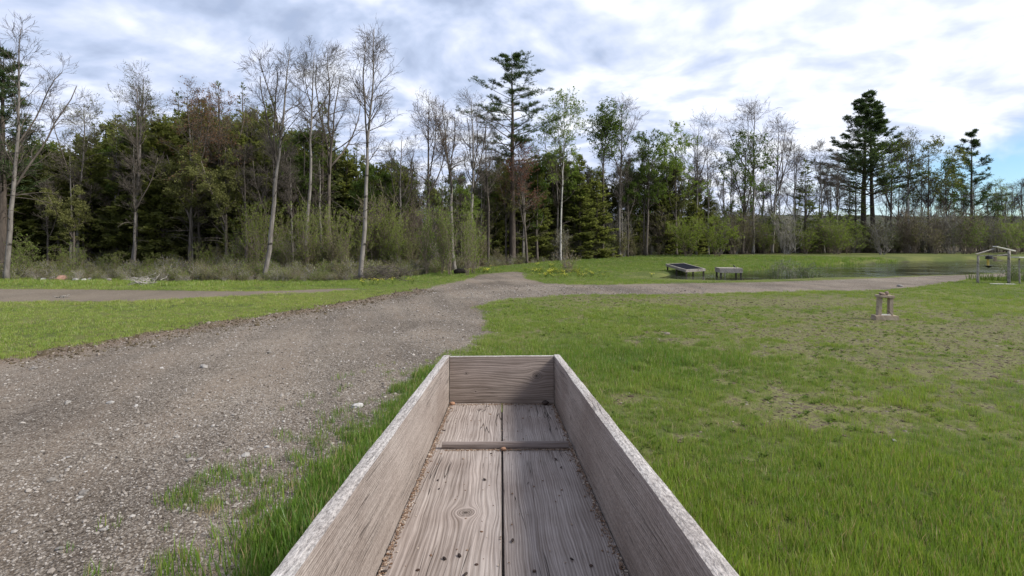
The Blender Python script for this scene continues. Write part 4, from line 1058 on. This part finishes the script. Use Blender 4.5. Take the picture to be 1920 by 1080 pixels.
def board(name, L, W, Th, mat, parent, loc, rot, edge_mat=None, nx=10, ny=60, wear=0.0025, seed=0, label=None, worn_skylit_side=None):
    """a worn board: x across, y along, z thick, centred"""
    bm_ = bmesh.new()
    us = np.linspace(-W / 2, W / 2, nx + 1); vs_ = np.linspace(-L / 2, L / 2, ny + 1); zs = np.linspace(-Th / 2, Th / 2, 4)
    grid = {}
    def vert(i, j, k):
        key = (i, j, k)
        if key not in grid:
            x, y, z = us[i], vs_[j], zs[k]
            p = Vector((x * 1.0 + seed * 3, y * 4.0, z * 1.0))
            ex = min(i, nx - i) == 0; ez = k in (0, 3)
            q = Vector((x, y, z))
            if ex and ez:   # rounded, chipped arris
                amt = 0.0035 + 0.004 * abs(mnoise.noise(Vector((y * 14, seed * 7 + i + k, 0.3))))
                q.x -= math.copysign(amt * 0.4, x); q.z -= math.copysign(amt * 0.35, z)
            if ex: q.x += (mnoise.noise(Vector((seed, y * 2, i))) + 0.35 * mnoise.noise(Vector((seed, y * 19, i)))) * wear * 0.6
            if ez: q.z += mnoise.noise(Vector((x * 18, y * 5, seed + k))) * wear * 0.8
            grid[key] = bm_.verts.new(q)
        return grid[key]
    def quad(a, b, c, d, m=0):
        f = bm_.faces.new([vert(*a), vert(*b), vert(*c), vert(*d)]); f.material_index = m; f.smooth = False
    for i in range(nx):
        for j in range(ny):
            quad((i, j, 0), (i, j + 1, 0), (i + 1, j + 1, 0), (i + 1, j, 0))
            quad((i, j, 3), (i + 1, j, 3), (i + 1, j + 1, 3), (i, j + 1, 3))
    for j in range(ny):
        for k in range(3):
            quad((0, j, k), (0, j, k + 1), (0, j + 1, k + 1), (0, j + 1, k), 1 if worn_skylit_side in (-1, 2) else 0)
            quad((nx, j, k), (nx, j + 1, k), (nx, j + 1, k + 1), (nx, j, k + 1), 1 if worn_skylit_side in (1, 2) else 0)
    for i in range(nx):
        for k in range(3):
            quad((i, 0, k), (i + 1, 0, k), (i + 1, 0, k + 1), (i, 0, k + 1)); quad((i, ny, k), (i, ny, k + 1), (i + 1, ny, k + 1), (i + 1, ny, k))
    me = bpy.data.meshes.new(name); bm_.to_mesh(me); bm_.free()
    me.materials.append(mat); me.materials.append(edge_mat or mat)
    o = link(name, me, parent, loc, rot)
    if label: o['label'] = label
    return o

def trough():
    W = 0.56; TH = 0.036; HB = 0.25; FL = 0.03
    y0, y1 = 0.35, 2.84                       # near and far end (far = inner face of the end board)
    sl = math.atan(0.08)
    t = empty('feeding_trough', (0.004, 0, 1.357), 0, 'long weathered grey wooden trough reaching out below the camera', 'trough')
    t.rotation_euler = (-sl, 0, 0.0204)
    L = (y1 - y0) / math.cos(sl); yc = (y0 + y1) / 2 / math.cos(sl)
    mf1 = wood_mat('floorboard_wood', knots=((0.038, -0.10, 0.027), (0.03, 1.12, 0.018)), light=(0.40, 0.355, 0.33), darkc=(0.14, 0.112, 0.095))
    mf2 = wood_mat('floorboard_wood_plain', light=(0.385, 0.342, 0.32), darkc=(0.14, 0.112, 0.095), freq=1.7)
    ms = wood_mat('side_board_wood', light=(0.39, 0.345, 0.318), darkc=(0.12, 0.095, 0.080), fuzz=0.22, freq=2.2, crack=0.7, knots=((-0.02, 0.55, 0.016),))
    me_ = wood_mat('end_board_wood', light=(0.33, 0.278, 0.248), darkc=(0.10, 0.078, 0.062), knots=((0.02, -0.185, 0.022), (-0.06, 0.14, 0.006), (0.035, 0.19, 0.008)), crack=0.6)
    mt = wood_mat('weathered_skylit_top_edge', light=(0.52, 0.50, 0.485), darkc=(0.15, 0.14, 0.135), fuzz=0.5, crack=0.5)  # speckle is weathering; the whiter grey has sky light put into the colour
    bw = W / 2 - 0.003
    board('floorboard', L + 0.03, bw, FL, mf1, t, (-W / 4 - 0.0012, yc, -FL / 2), (0, 0, 0), nx=10, ny=50, seed=1, label='left floorboard with a big knot')
    board('floorboard', L + 0.03, bw, FL, mf2, t, (W / 4 + 0.0012, yc, -FL / 2 - 0.002), (0, 0, 0), nx=10, ny=50, seed=2, label='right floorboard')
    Ls = L + 0.045
    # rotate so local x (width) points up, local z (thickness) sideways
    board('side_board', Ls, HB + FL, TH, ms, t, (-W / 2 - TH / 2 - 0.001, yc + 0.022, (HB - FL) / 2), (0, R(-90), 0), mt, 14, 60, seed=3, worn_skylit_side=1, label='left side board')
    board('side_board', Ls, HB + FL, TH, ms, t, (W / 2 + TH / 2 + 0.001, yc + 0.022, (HB - FL) / 2), (0, R(-90), 0), mt, 14, 60, seed=4, worn_skylit_side=1, label='right side board')
    eb = board('end_board', W - 0.004, HB, 0.034, me_, t, (0, (y1) / math.cos(sl) + 0.019, HB / 2 - 0.002), (0, R(-90), R(90)), mt, 10, 22, seed=5, worn_skylit_side=1, label='end board')
    mc = wood_mat('cleat_wood', light=(0.26, 0.225, 0.215), crack=0.4, freq=0.8)
    board('cleat', 0.49, 0.022, 0.026, mc, t, (0.012, 2.075, 0.0135), (0, 0, R(90 - 0.6)), None, 3, 16, seed=6, wear=0.002, label='thin cleat nailed across the floor')
    board('gap_shade_board', L - 0.1, 0.09, 0.02, me_, t, (0, yc, -FL - 0.0135), (0, 0, 0), nx=3, ny=20, seed=8, label='added board shading the floor joint from below')  # added unseen board, blocks light from below so the floor gap turns black
    # posts underneath
    mp = wood_mat('post_wood', light=(0.30, 0.26, 0.23))
    for yy in (0.7, 2.35):
        for sx in (-1, 1):
            zt = -0.036; px_, pw = sx * (W / 2 - 0.06), 0.085
            world_z = 1.357 - 0.08 * yy
            g = G(); v, f = box_arr(-pw / 2, pw / 2, -pw / 2, pw / 2, 0, 1)
            v[:4, 2] = -world_z - 0.1 + zt + 0.0; v[4:, 2] = zt
            g.add(v, f); me2 = g.mesh('leg', mp)
            link('leg', me2, t, (px_, yy, 0))
    # nail heads
    mn, nt_ = new_mat('rusty_nail'); finish(nt_, principled(nt_, (0.06, 0.035, 0.025), 0.7, None, 0.3, 0.5))
    g = G(); a = np.arange(8) * np.pi / 4
    v = np.vstack([np.stack([np.cos(a) * 0.0045, np.sin(a) * 0.0045, np.full(8, 0.0)], 1), np.stack([np.cos(a) * 0.004, np.sin(a) * 0.004, np.full(8, 0.0015)], 1)])
    g.add(v, [np.array([(i, (i + 1) % 8, (i + 1) % 8 + 8, i + 8) for i in range(8)]), np.arange(8, 16)[None]])
    nm = g.mesh('nail', mn)
    for x_, y_ in ((-0.2, 2.79), (-0.07, 2.78), (0.07, 2.79), (0.2, 2.78), (-0.19, 1.2), (0.2, 1.21), (-0.06, 1.22), (0.07, 1.19)):
        link('nail', nm, t, (x_, y_, 0.0008))
    # things lying in the trough, placed by the trough's own matrix
    bpy.context.view_layer.update()
    Mx = Matrix.Translation(t.location) @ t.rotation_euler.to_matrix().to_4x4()
    rng = np.random.default_rng(71)
    def wpt(x_, y_, z_=0.0): return Mx @ Vector((x_, y_, z_))
    mh = stone_mat('husk', [(0.0, (0.11, 0.06, 0.035)), (0.4, (0.17, 0.11, 0.075)), (0.8, (0.27, 0.20, 0.15)), (1.0, (0.42, 0.36, 0.30))])
    pr = [proto('husk', stone_mesh(60 + i, 1, 0.45, 0.35, mh)) for i in range(4)]
    pts = []
    e = W / 2 - 0.005
    for _ in range(2600): pts.append((-e + abs(rng.normal(0, 0.008)), rng.uniform(0.4, 2.82)))
    for _ in range(1500): pts.append((e - abs(rng.normal(0, 0.009)), rng.uniform(0.4, 2.82)))
    for _ in range(700): pts.append((rng.uniform(-e, e), 2.835 - abs(rng.normal(0, 0.012))))
    for _ in range(500): pts.append((rng.uniform(-0.22, 0.26), 2.062 - abs(rng.normal(0, 0.007))))
    for _ in range(120): pts.append((e - abs(rng.normal(0, 0.03)), rng.normal(2.06, 0.05)))
    for _ in range(260): pts.append((rng.uniform(-e, e), rng.uniform(0.5, 2.8)))
    P = np.array([wpt(a_, b_, 0.001) for a_, b_ in pts])
    sc = 0.0036 * np.exp(rng.normal(0, 0.4, len(P)))
    scatter('seed_husks', P, sc, pr, 'brown seed husks and grit gathered in the corners of the trough', 'husks', rng=rng)
    # pellets
    md = stone_mat('dark_pellet', [(0.0, (0.02, 0.014, 0.012)), (1.0, (0.06, 0.045, 0.04))])
    pm = stone_mesh(80, 2, 0.6, 0.12, md, True)
    def on_floor(px, py):   # where the photograph's pixel meets the trough floor
        D = (CAM_H - 1.357) / ((py - 450) / F - 0.08); return ((px - 960) / F * D + 0.0204 * D - 0.004, D)
    for px, py, s_ in ((909, 899, 0.013), (834, 806, 0.011), (1042, 862, 0.014), (1052, 877, 0.010), (961, 1014, 0.013), (862, 1041, 0.013), (834, 1046, 0.012), (873, 1076, 0.012),
                       (722, 1069, 0.013), (921, 850, 0.009), (822, 899, 0.010), (1072, 1050, 0.010), (824, 915, 0.008), (990, 906, 0.008)):
        x_, y_ = on_floor(px, py)
        o = link('pellet', pm, None, wpt(x_, y_, s_ * 0.24), (0, 0, rng.uniform(0, 3))); o.scale = (s_ * 1.1, s_ * 0.6, s_ * 0.6)
        side = 'left' if x_ < 0 else 'right'
        tag(o, f'small dark pellet lying on the {side} floorboard of the trough', 'pellet', f'dark pellets on the {side} floorboard')
    cp = stone_mesh(85, 2, 0.75, 0.2, stone_mat('brown_nut', [(0.0, (0.30, 0.17, 0.11)), (1.0, (0.34, 0.20, 0.13))]), True)
    for px, py, s_, lab in ((851, 752, 0.026, 'orange-brown pebble in the far left corner of the trough'), (944, 843, 0.018, 'brown pebble against the middle of the cleat'),
                            (1022, 757, 0.034, 'dark lump of debris in the far right corner of the trough')):
        x_, y_ = on_floor(px, py); y_ = min(y_, 2.82)
        me2 = cp if 'dark' not in lab else stone_mesh(86, 2, 0.6, 0.3, md, True)
        o = link('pebble', me2, None, wpt(x_, y_, s_ * 0.3), (0, 0, 0.4)); o.scale = (s_, s_, s_); tag(o, lab, 'pebble')
trough()

# ------------------------------------------------------------------ loose stones one can pick out
for i, (px, py, w, lab) in enumerate([
    (157, 913, 16, 'pale angular stone on the drive, larger of the close pair at the lower left'), (150, 921, 9, 'small grey stone touching the larger pale stone of the pair at the lower left'),
    (99, 890, 13, 'brownish flat stone lying left of the pale pair on the drive'), (195, 983, 13, 'grey stone on the drive below the pale pair'),
    (113, 1018, 15, 'flat grey stone at the very bottom left of the drive'), (669, 762, 18, 'rounded grey stone near the trough rim where grass meets gravel'),
    (382, 687, 14, 'bluish grey stone in the upper middle of the drive'), (207, 754, 12, 'light stone in the middle of the drive, right of two small grey ones'),
    (127, 755, 12, 'grey flat stone in the left middle of the drive'), (355, 855, 11, 'white stone at the center left of the drive'),
    (376, 853, 8, 'small white stone just right of another white stone'), (440, 967, 12, 'pale stone among grass blades at the edge of the drive'),
    (461, 847, 14, 'flat grey stone near the first grass tufts on the drive'), (64, 690, 13, 'pale flat stone at the left end of the clod strip'),
    (505, 660, 9, 'dark greenish stone in the far middle of the drive'), (500, 832, 10, 'small stone with a pale side near the sparse grass'),
    (1677, 830, 9, 'white pebble in the bare patch of the meadow'), (127, 850, 8, 'small pale pebble at the left middle of the drive'), (1688, 535, 9, 'white flat stone on the road edge behind the wooden stand')]):
    x, y = gp(px, py); D = y; s = w * D / F
    o = link('loose_stone', stone_mesh(90 + i, 2, 0.55, 0.3, M_ROCK), None, (x, y, hz(x, y) + s * 0.12), (rr.uniform(-.2, .2), rr.uniform(-.2, .2), rr.uniform(0, 6)))
    o.scale = (s, s * 0.85, s); tag(o, lab, 'stone')
for i, (px, py, w, red, lab) in enumerate([(117, 526, 17, 1, 'reddish boulder by the brush at the left edge of the track'), (101, 525, 14, 0, 'dull grey boulder touching the reddish boulder'),
    (143, 527, 10, 0, 'small pale boulder right of the reddish one'), (157, 527, 8, 0, 'smallest pale rock in the row of boulders'), (168, 526, 9, 0, 'low rock in the middle of the boulder row'),
    (190, 525, 14, 0, 'pale pinkish boulder with a dark top near the right end of the row'), (204, 527, 9, 0, 'last pale rock at the right end of the boulder row'), (82, 526, 9, 0, 'dark rock at the left end of the boulder row')]):
    x, y = gp(px, py); s = w * y / F
    o = link('boulder', stone_mesh(120 + i, 2, 0.75, 0.3, M_REDROCK if red else M_ROCK), None, (x, y, hz(x, y) + s * 0.18), (0, 0, rr.uniform(0, 6)))
    o.scale = (s, s, s); tag(o, lab, 'boulder')

# brush pile, driftwood piece, burrow
def sticks(name, px, py, n, L, H, label, cat, mat=M_GREYTW, seed=1):
    rng = np.random.default_rng(seed); x, y = gp(px, py)
    g = G(); c = np.stack([rng.normal(0, L * 0.3, n), rng.normal(0, L * 0.2, n), rng.uniform(0.02, H, n)], 1)
    a = rng.uniform(0, 6.28, n); el = rng.normal(0.2, 0.35, n); d = np.stack([np.cos(a) * np.cos(el), np.sin(a) * np.cos(el), np.sin(el)], 1)
    ln = L * rng.uniform(0.3, 0.9, n)[:, None]
    pts = [c + d * ln * (u - 0.5) + rng.normal(size=c.shape) * 0.015 for u in np.linspace(0, 1, 5)]
    P = np.stack(pts, 1); P[:, :, 2] = np.maximum(P[:, :, 2], 0.0)
    tubes(g, P, rng.uniform(0.008, 0.02, n)[:, None] * np.linspace(1, 0.5, 5)[None], 5)
    o = link(name, g.mesh(name, mat, True), None, (x, y, hz(x, y) - 0.01)); return tag(o, label, cat)
sticks('brush_pile', 270, 535, 45, 0.9, 0.4, 'pile of dry grey sticks beside the dirt track', 'brush pile', seed=3)
sticks('branch_heap', 1190, 483, 70, 5.0, 1.1, 'heap of fallen dead branches under the wood right of the middle', 'dead branches', seed=5)
sticks('reddish_brush', 720, 526, 90, 2.2, 0.7, 'reddish brown dead brush right of the tallest bare tree', 'dead brush', M_TWIG, 6)
sticks('driftwood', 120, 559, 5, 0.5, 0.08, 'pale stick lying on the dirt track at the left', 'stick', seed=7)
sticks('fallen_log', 1250, 479, 4, 4.5, 0.9, 'fallen grey logs at the foot of the wood behind the raft', 'log', seed=8)

# ------------------------------------------------------------------ built things
def simple_mat(name, col, rough=0.7, n=0.15, spec=0.3):
    m, t = new_mat(name); pos = t.n('ShaderNodeTexCoord', 3)
    k = t.noise(pos, 9, 4, 0.6)
    c = t.mix(k, tuple(q * (1 - n * 2) for q in col), tuple(min(1, q * (1 + n * 2)) for q in col))
    finish(t, principled(t, c, rough, t.bump(k, 0.2, 0.01), spec)); return m
M_STAND = wood_mat('stand_wood', light=(0.46, 0.39, 0.30), darkc=(0.26, 0.21, 0.155), freq=0.5)
M_GREYWOOD = wood_mat('grey_dock_wood', light=(0.40, 0.38, 0.34), darkc=(0.16, 0.145, 0.125), freq=0.3)
M_PALE = simple_mat('pale_painted_wood', (0.55, 0.53, 0.47), 0.7)
M_BLACK = simple_mat('black_plastic', (0.018, 0.018, 0.020), 0.6)
M_BLUE = simple_mat('black_mat_bluish', (0.014, 0.015, 0.020), 1.0, 0.15, 0.0)
M_WET = simple_mat('wet_dark_wood', (0.045, 0.038, 0.03), 0.6)
M_YEL = simple_mat('yellow_plastic', (0.45, 0.33, 0.07), 0.5)
def bbox(name, size, loc, mat, parent, rot=(0, 0, 0), bev=0.006, wob=0.0, seed=0):
    bm_ = bmesh.new(); bmesh.ops.create_cube(bm_, size=1)
    bmesh.ops.scale(bm_, vec=size, verts=bm_.verts)
    if bev: bmesh.ops.bevel(bm_, geom=bm_.edges[:], offset=min(bev, min(size) * 0.3), segments=2, affect='EDGES')
    if wob:
        bmesh.ops.subdivide_edges(bm_, edges=[e for e in bm_.edges if e.calc_length() > max(size) * 0.5], cuts=5)
        for v in bm_.verts: v.co += mnoise.noise_vector(v.co * 6 + Vector((seed, 0, 0))) * wob
    me2 = bpy.data.meshes.new(name); bm_.to_mesh(me2); bm_.free(); me2.materials.append(mat)
    return link(name, me2, parent, loc, rot)

# little stand in the meadow
x, y = gp(1664, 600); y += 0.1
st = empty('wooden_stand', (x, y, hz(x, y)), R(-6), 'small wooden stand with two posts and a top plank in the meadow', 'stand')
bbox('base', (0.62, 0.24, 0.13), (0, 0, 0.06), M_STAND, st, wob=0.008, bev=0.012, seed=1)
bbox('post', (0.10, 0.11, 0.46), (-0.150, 0, 0.345), M_STAND, st, (0, R(2.5), 0), wob=0.006, seed=2)
bbox('post', (0.105, 0.11, 0.46), (0.150, 0, 0.345), M_STAND, st, (0, R(1.5), 0), wob=0.006, seed=3)
bbox('top_plank', (0.41, 0.26, 0.065), (0.0, 0, 0.60), M_STAND, st, (0, R(1), 0), wob=0.008, bev=0.015, seed=4)
bbox('sill', (0.26, 0.14, 0.025), (0.0, 0, 0.137), M_PALE, st)
st.scale = (0.88, 1, 1)
bz = hz(x, y)
for dx_, s_, zz, lab in ((-0.06, 0.14, 0.655, 'brown rounded lump on the left of the wooden stand top'), (0.045, 0.085, 0.665, 'smaller upright knob on the right of the wooden stand top')):
    o = link('stone_lump', stone_mesh(150 + int(s_ * 100), 2, 0.72 if s_ > 0.1 else 1.5, 0.25, stone_mat('brown_lump', [(0, (0.14, 0.10, 0.08)), (1, (0.2, 0.15, 0.12))])), None, (x + dx_, y, bz + zz)); o.scale = (s_, s_, s_); tag(o, lab, 'stone')

# feeder shelter at the right edge
def post_mesh(H, r, seed): 
    rng = np.random.default_rng(seed); P, Rr = trunk_line(H, r, 7, (rng.normal(0, 0.03), 0), 0.01, rng, r * 0.75, False); Rr[:] = r * np.linspace(1.05, 0.9, 7)
    g = G(); tubes(g, P, Rr, 8); return g.mesh('post', M_GREYWOOD, True)
sp = at(1866, 24.8); bz = hz(sp.x, sp.y)
sh = empty('feeder_shelter', (sp.x, sp.y, bz), 0, 'open wooden feeder shelter with two posts and a low gable roof by the pond', 'shelter')
link('post', post_mesh(1.32, 0.05, 1), sh, (-0.72, 0.1, -0.05)); link('post', post_mesh(1.58, 0.06, 2), sh, (0.60, -0.05, -0.05))
bbox('crossbeam', (1.40, 0.05, 0.05), (-0.05, 0.08, 1.28), M_GREYWOOD, sh)
bbox('brace', (0.60, 0.04, 0.05), (0.32, -0.05, 1.32), M_GREYWOOD, sh, (0, R(-8), 0))
ml = math.hypot(0.86, 0.27)
bbox('roof_board', (0.90, 0.12, 0.03), (-0.42, 0.06, 1.47), M_GREYWOOD, sh, (0, -math.atan2(0.24, 0.8), 0)).__setitem__('label', 'left roof slope')
bbox('roof_board', (0.92, 0.22, 0.05), (0.44, 0.02, 1.60), M_PALE, sh, (0, math.atan2(0.2, 0.86), 0)).__setitem__('label', 'pale right roof slope')
hf = empty('hanging_feeder', (sp.x - 0.27, sp.y + 0.05, bz + 0.72), 0, 'hanging bird feeder with black lid, yellow tube and black tray', 'bird feeder')
def cyl(name, r0, r1, h, loc, mat, parent, n=12):
    g = G(); tubes(g, np.array([[[0, 0, 0], [0, 0, h * .5], [0, 0, h]]]), np.array([[r0, (r0 + r1) / 2, r1]]), n); return link(name, g.mesh(name, mat, False), parent, loc)
cyl('tray', 0.05, 0.16, 0.10, (0, 0, 0.0), M_BLACK, hf); cyl('tube', 0.045, 0.045, 0.36, (-0.02, 0, 0.10), M_YEL, hf)
cyl('lid', 0.16, 0.13, 0.14, (0.04, 0, 0.40), M_BLACK, hf); cyl('hook', 0.006, 0.006, 0.06, (0.0, 0, 0.54), M_BLACK, hf, 5)
nb = empty('nesting_box', (sp.x + 0.27, sp.y + 0.3, bz + 1.0), 0, 'small brown wooden box on a bracket inside the shelter', 'box')
bbox('box_body', (0.10, 0.10, 0.22), (0, 0, 0.11), M_STAND, nb); bbox('bracket', (0.33, 0.04, 0.04), (0.16, 0, 0.03), M_GREYWOOD, nb)
dp_ = at(1912, 24.4); tb = empty('white_shelf', (dp_.x, dp_.y, hz(dp_.x, dp_.y)), 0, 'white board shelf on thin posts at the right edge of the photo', 'shelf')
bbox('shelf_board', (1.3, 0.4, 0.05), (0.42, 0, 1.20), M_PALE, tb, (0, R(1.5), 0)); link('post', post_mesh(1.2, 0.032, 5), tb, (0.0, 0.0, -0.05)); link('post', post_mesh(1.2, 0.032, 6), tb, (0.95, 0.1, -0.05))
x, y = gp(1880, 534); o = bbox('fallen_board', (0.9, 0.16, 0.03), (x, y, hz(x, y) + 0.03), M_PALE, None, (0, 0, R(-20))); tag(o, 'pale board lying in the weeds under the feeder shelter', 'board')

# raft with a black mat, tilted up on the bank
P00 = at(1286, 32.0, CAM_H - 0.0555 * 32); P10 = at(1323, 32.6, CAM_H - 0.0535 * 32.6)
P01 = at(1249, 35.0, CAM_H - 0.0445 * 35); P11 = at(1283, 35.6, CAM_H - 0.0435 * 35.6)
ux = (P10 - P00); uy = (P01 - P00); W_, L_ = ux.length, uy.length
ex = ux.normalized(); ez = ex.cross(uy).normalized(); ey = ez.cross(ex)
rf = empty('swim_raft', (0, 0, 0), 0, 'pale framed raft with a black mat tilted up on the pond bank', 'raft')
Mr = Matrix((ex, ey, ez)).transposed().to_4x4(); Mr.translation = P00; rf.matrix_world = Mr
shx = uy.dot(ex)    # the raft is slightly skewed, follow it
def slab(name, u0, u1, v0, v1, z0, z1, mat, parent):
    v, f = box_arr(u0, u1, v0, v1, z0, z1); v[:, 0] += v[:, 1] / L_ * shx
    g = G(); g.add(v, f); return link(name, g.mesh(name, mat), parent)
Ly = uy.dot(ey)
slab('mat', 0.085, W_ - 0.085, 0.085, Ly - 0.085, -0.06, -0.008, M_BLUE, rf)
slab('frame_rail', 0, W_, 0, 0.08, -0.16, 0.0, M_GREYWOOD, rf); slab('frame_rail', 0, W_, Ly - 0.08, Ly, -0.16, 0.0, M_GREYWOOD, rf)
slab('frame_rail', 0, 0.08, 0.083, Ly - 0.083, -0.16, -0.003, M_GREYWOOD, rf); slab('frame_rail', W_ - 0.08, W_, 0.083, Ly - 0.083, -0.16, -0.003, M_GREYWOOD, rf)
for u, v in ((0.1, 0.1), (W_ - 0.1, 0.1), (0.1, Ly * 0.5), (W_ - 0.1, Ly * 0.5), (0.1, Ly - 0.12), (W_ - 0.1, Ly - 0.12)):
    q = Mr @ Vector((u + v / L_ * shx, v, -0.16)); zt = q.z; zb = hz(q.x, q.y) - 0.15
    g = G(); vv, f = box_arr(-0.04, 0.04, -0.04, 0.04, zb, zt + 0.01); vv += np.array([q.x, q.y, 0]); 
    inv = Mr.inverted(); vv = np.array([inv @ Vector(t_) for t_ in vv]); g.add(vv, f); link('post', g.mesh('post', M_WET), rf)

# small dock
dk = at(1366, 31.9); dko = empty('small_dock', (dk.x, dk.y, WZ), R(-8), 'small square grey wooden dock standing in the pond', 'dock')
for i in range(8): bbox('deck_board', (1.32, 0.135, 0.035), (0, -0.49 + i * 0.14, 0.485), M_GREYWOOD, dko, bev=0.004)
bbox('fascia', (1.30, 0.04, 0.24), (0, -0.575, 0.347), M_GREYWOOD, dko); bbox('fascia', (1.30, 0.04, 0.24), (0, 0.575, 0.347), M_GREYWOOD, dko)
bbox('fascia', (0.04, 1.105, 0.24), (-0.63, 0, 0.347), M_GREYWOOD, dko); bbox('fascia', (0.04, 1.105, 0.24), (0.63, 0, 0.347), M_GREYWOOD, dko)
for sx in (-1, 1):
    for sy in (-1, 1): bbox('post', (0.09, 0.09, 1.05), (sx * 0.56, sy * 0.505, -0.058), M_WET, dko)
bbox('brace', (0.05, 0.05, 0.50), (-0.33, -0.52, 0.05), M_GREYWOOD, dko)
# black bird on the dock
def bird(loc, rz, label):
    b = empty('black_bird', loc, rz, label, 'bird'); bm_ = bmesh.new()
    vs = [bm_.verts.new(c) for c in ((0, 0, 0.07), (0.035, 0, 0.11), (0.055, 0, 0.155), (0.06, 0, 0.185), (-0.05, 0, 0.045), (-0.13, 0, 0.0))]
    for a_, b_ in ((0, 1), (1, 2), (2, 3), (0, 4), (4, 5)): bm_.edges.new((vs[a_], vs[b_]))
    me2 = bpy.data.meshes.new('body'); bm_.to_mesh(me2); bm_.free(); me2.materials.append(M_BLACK)
    o = link('body', me2, b); sk = o.modifiers.new('skin', 'SKIN')
    for v_, r_ in zip(me2.skin_vertices[0].data, (0.042, 0.038, 0.024, 0.026, 0.02, 0.012)): v_.radius = (r_, r_ * 0.9)
    me2.skin_vertices[0].data[0].use_root = True
    o.modifiers.new('sub', 'SUBSURF').levels = 2; o.modifiers[-1].render_levels = 2
    g = G(); tubes(g, np.array([[[0.075, 0, 0.188], [0.10, 0, 0.186], [0.12, 0, 0.182]]]), np.array([[0.010, 0.006, 0.002]]), 5); link('beak', g.mesh('beak', M_BLACK), b)
    for s_ in (-1, 1):
        g = G(); tubes(g, np.array([[[0, 0.015 * s_, 0.05], [0.003, 0.016 * s_, 0.02], [0.01, 0.016 * s_, 0.0]]]), np.array([[0.006, 0.004, 0.004]]), 5); link('leg', g.mesh('leg', M_BLACK), b)
    return b
p = at(1377, 31.75); bird((p.x, p.y, WZ + 0.503), R(160), 'small black bird standing on the near edge of the dock')

# burrow-like dark log at the bend, roots
x, y = gp(862, 514)
g = G(); tubes(g, np.array([[[-0.30, 0, 0.10], [-0.1, 0.1, 0.16], [0.15, 0.25, 0.17], [0.3, 0.5, 0.1]]]), np.array([[0.15, 0.19, 0.18, 0.14]]), 10)
tag(link('dark_log', g.mesh('dark_log', simple_mat('charred_wood', (0.02, 0.015, 0.012), 0.9), True), None, (x, y, hz(x, y) - 0.02)), 'short dark log lying at the bend of the drive', 'log')
# dry tuft on the drive
p = gp(392, 950); o = link('dry_tuft', tuft(77, 60, 0.09, 0.002, 0.07, M_DRY, 1.0).data, None, (p[0], p[1], hz(*p))); tag(o, 'tuft of dry straw on the gravel at the lower left', 'dry grass')
print('tris', sum(len(m.polygons) for m in bpy.data.meshes))
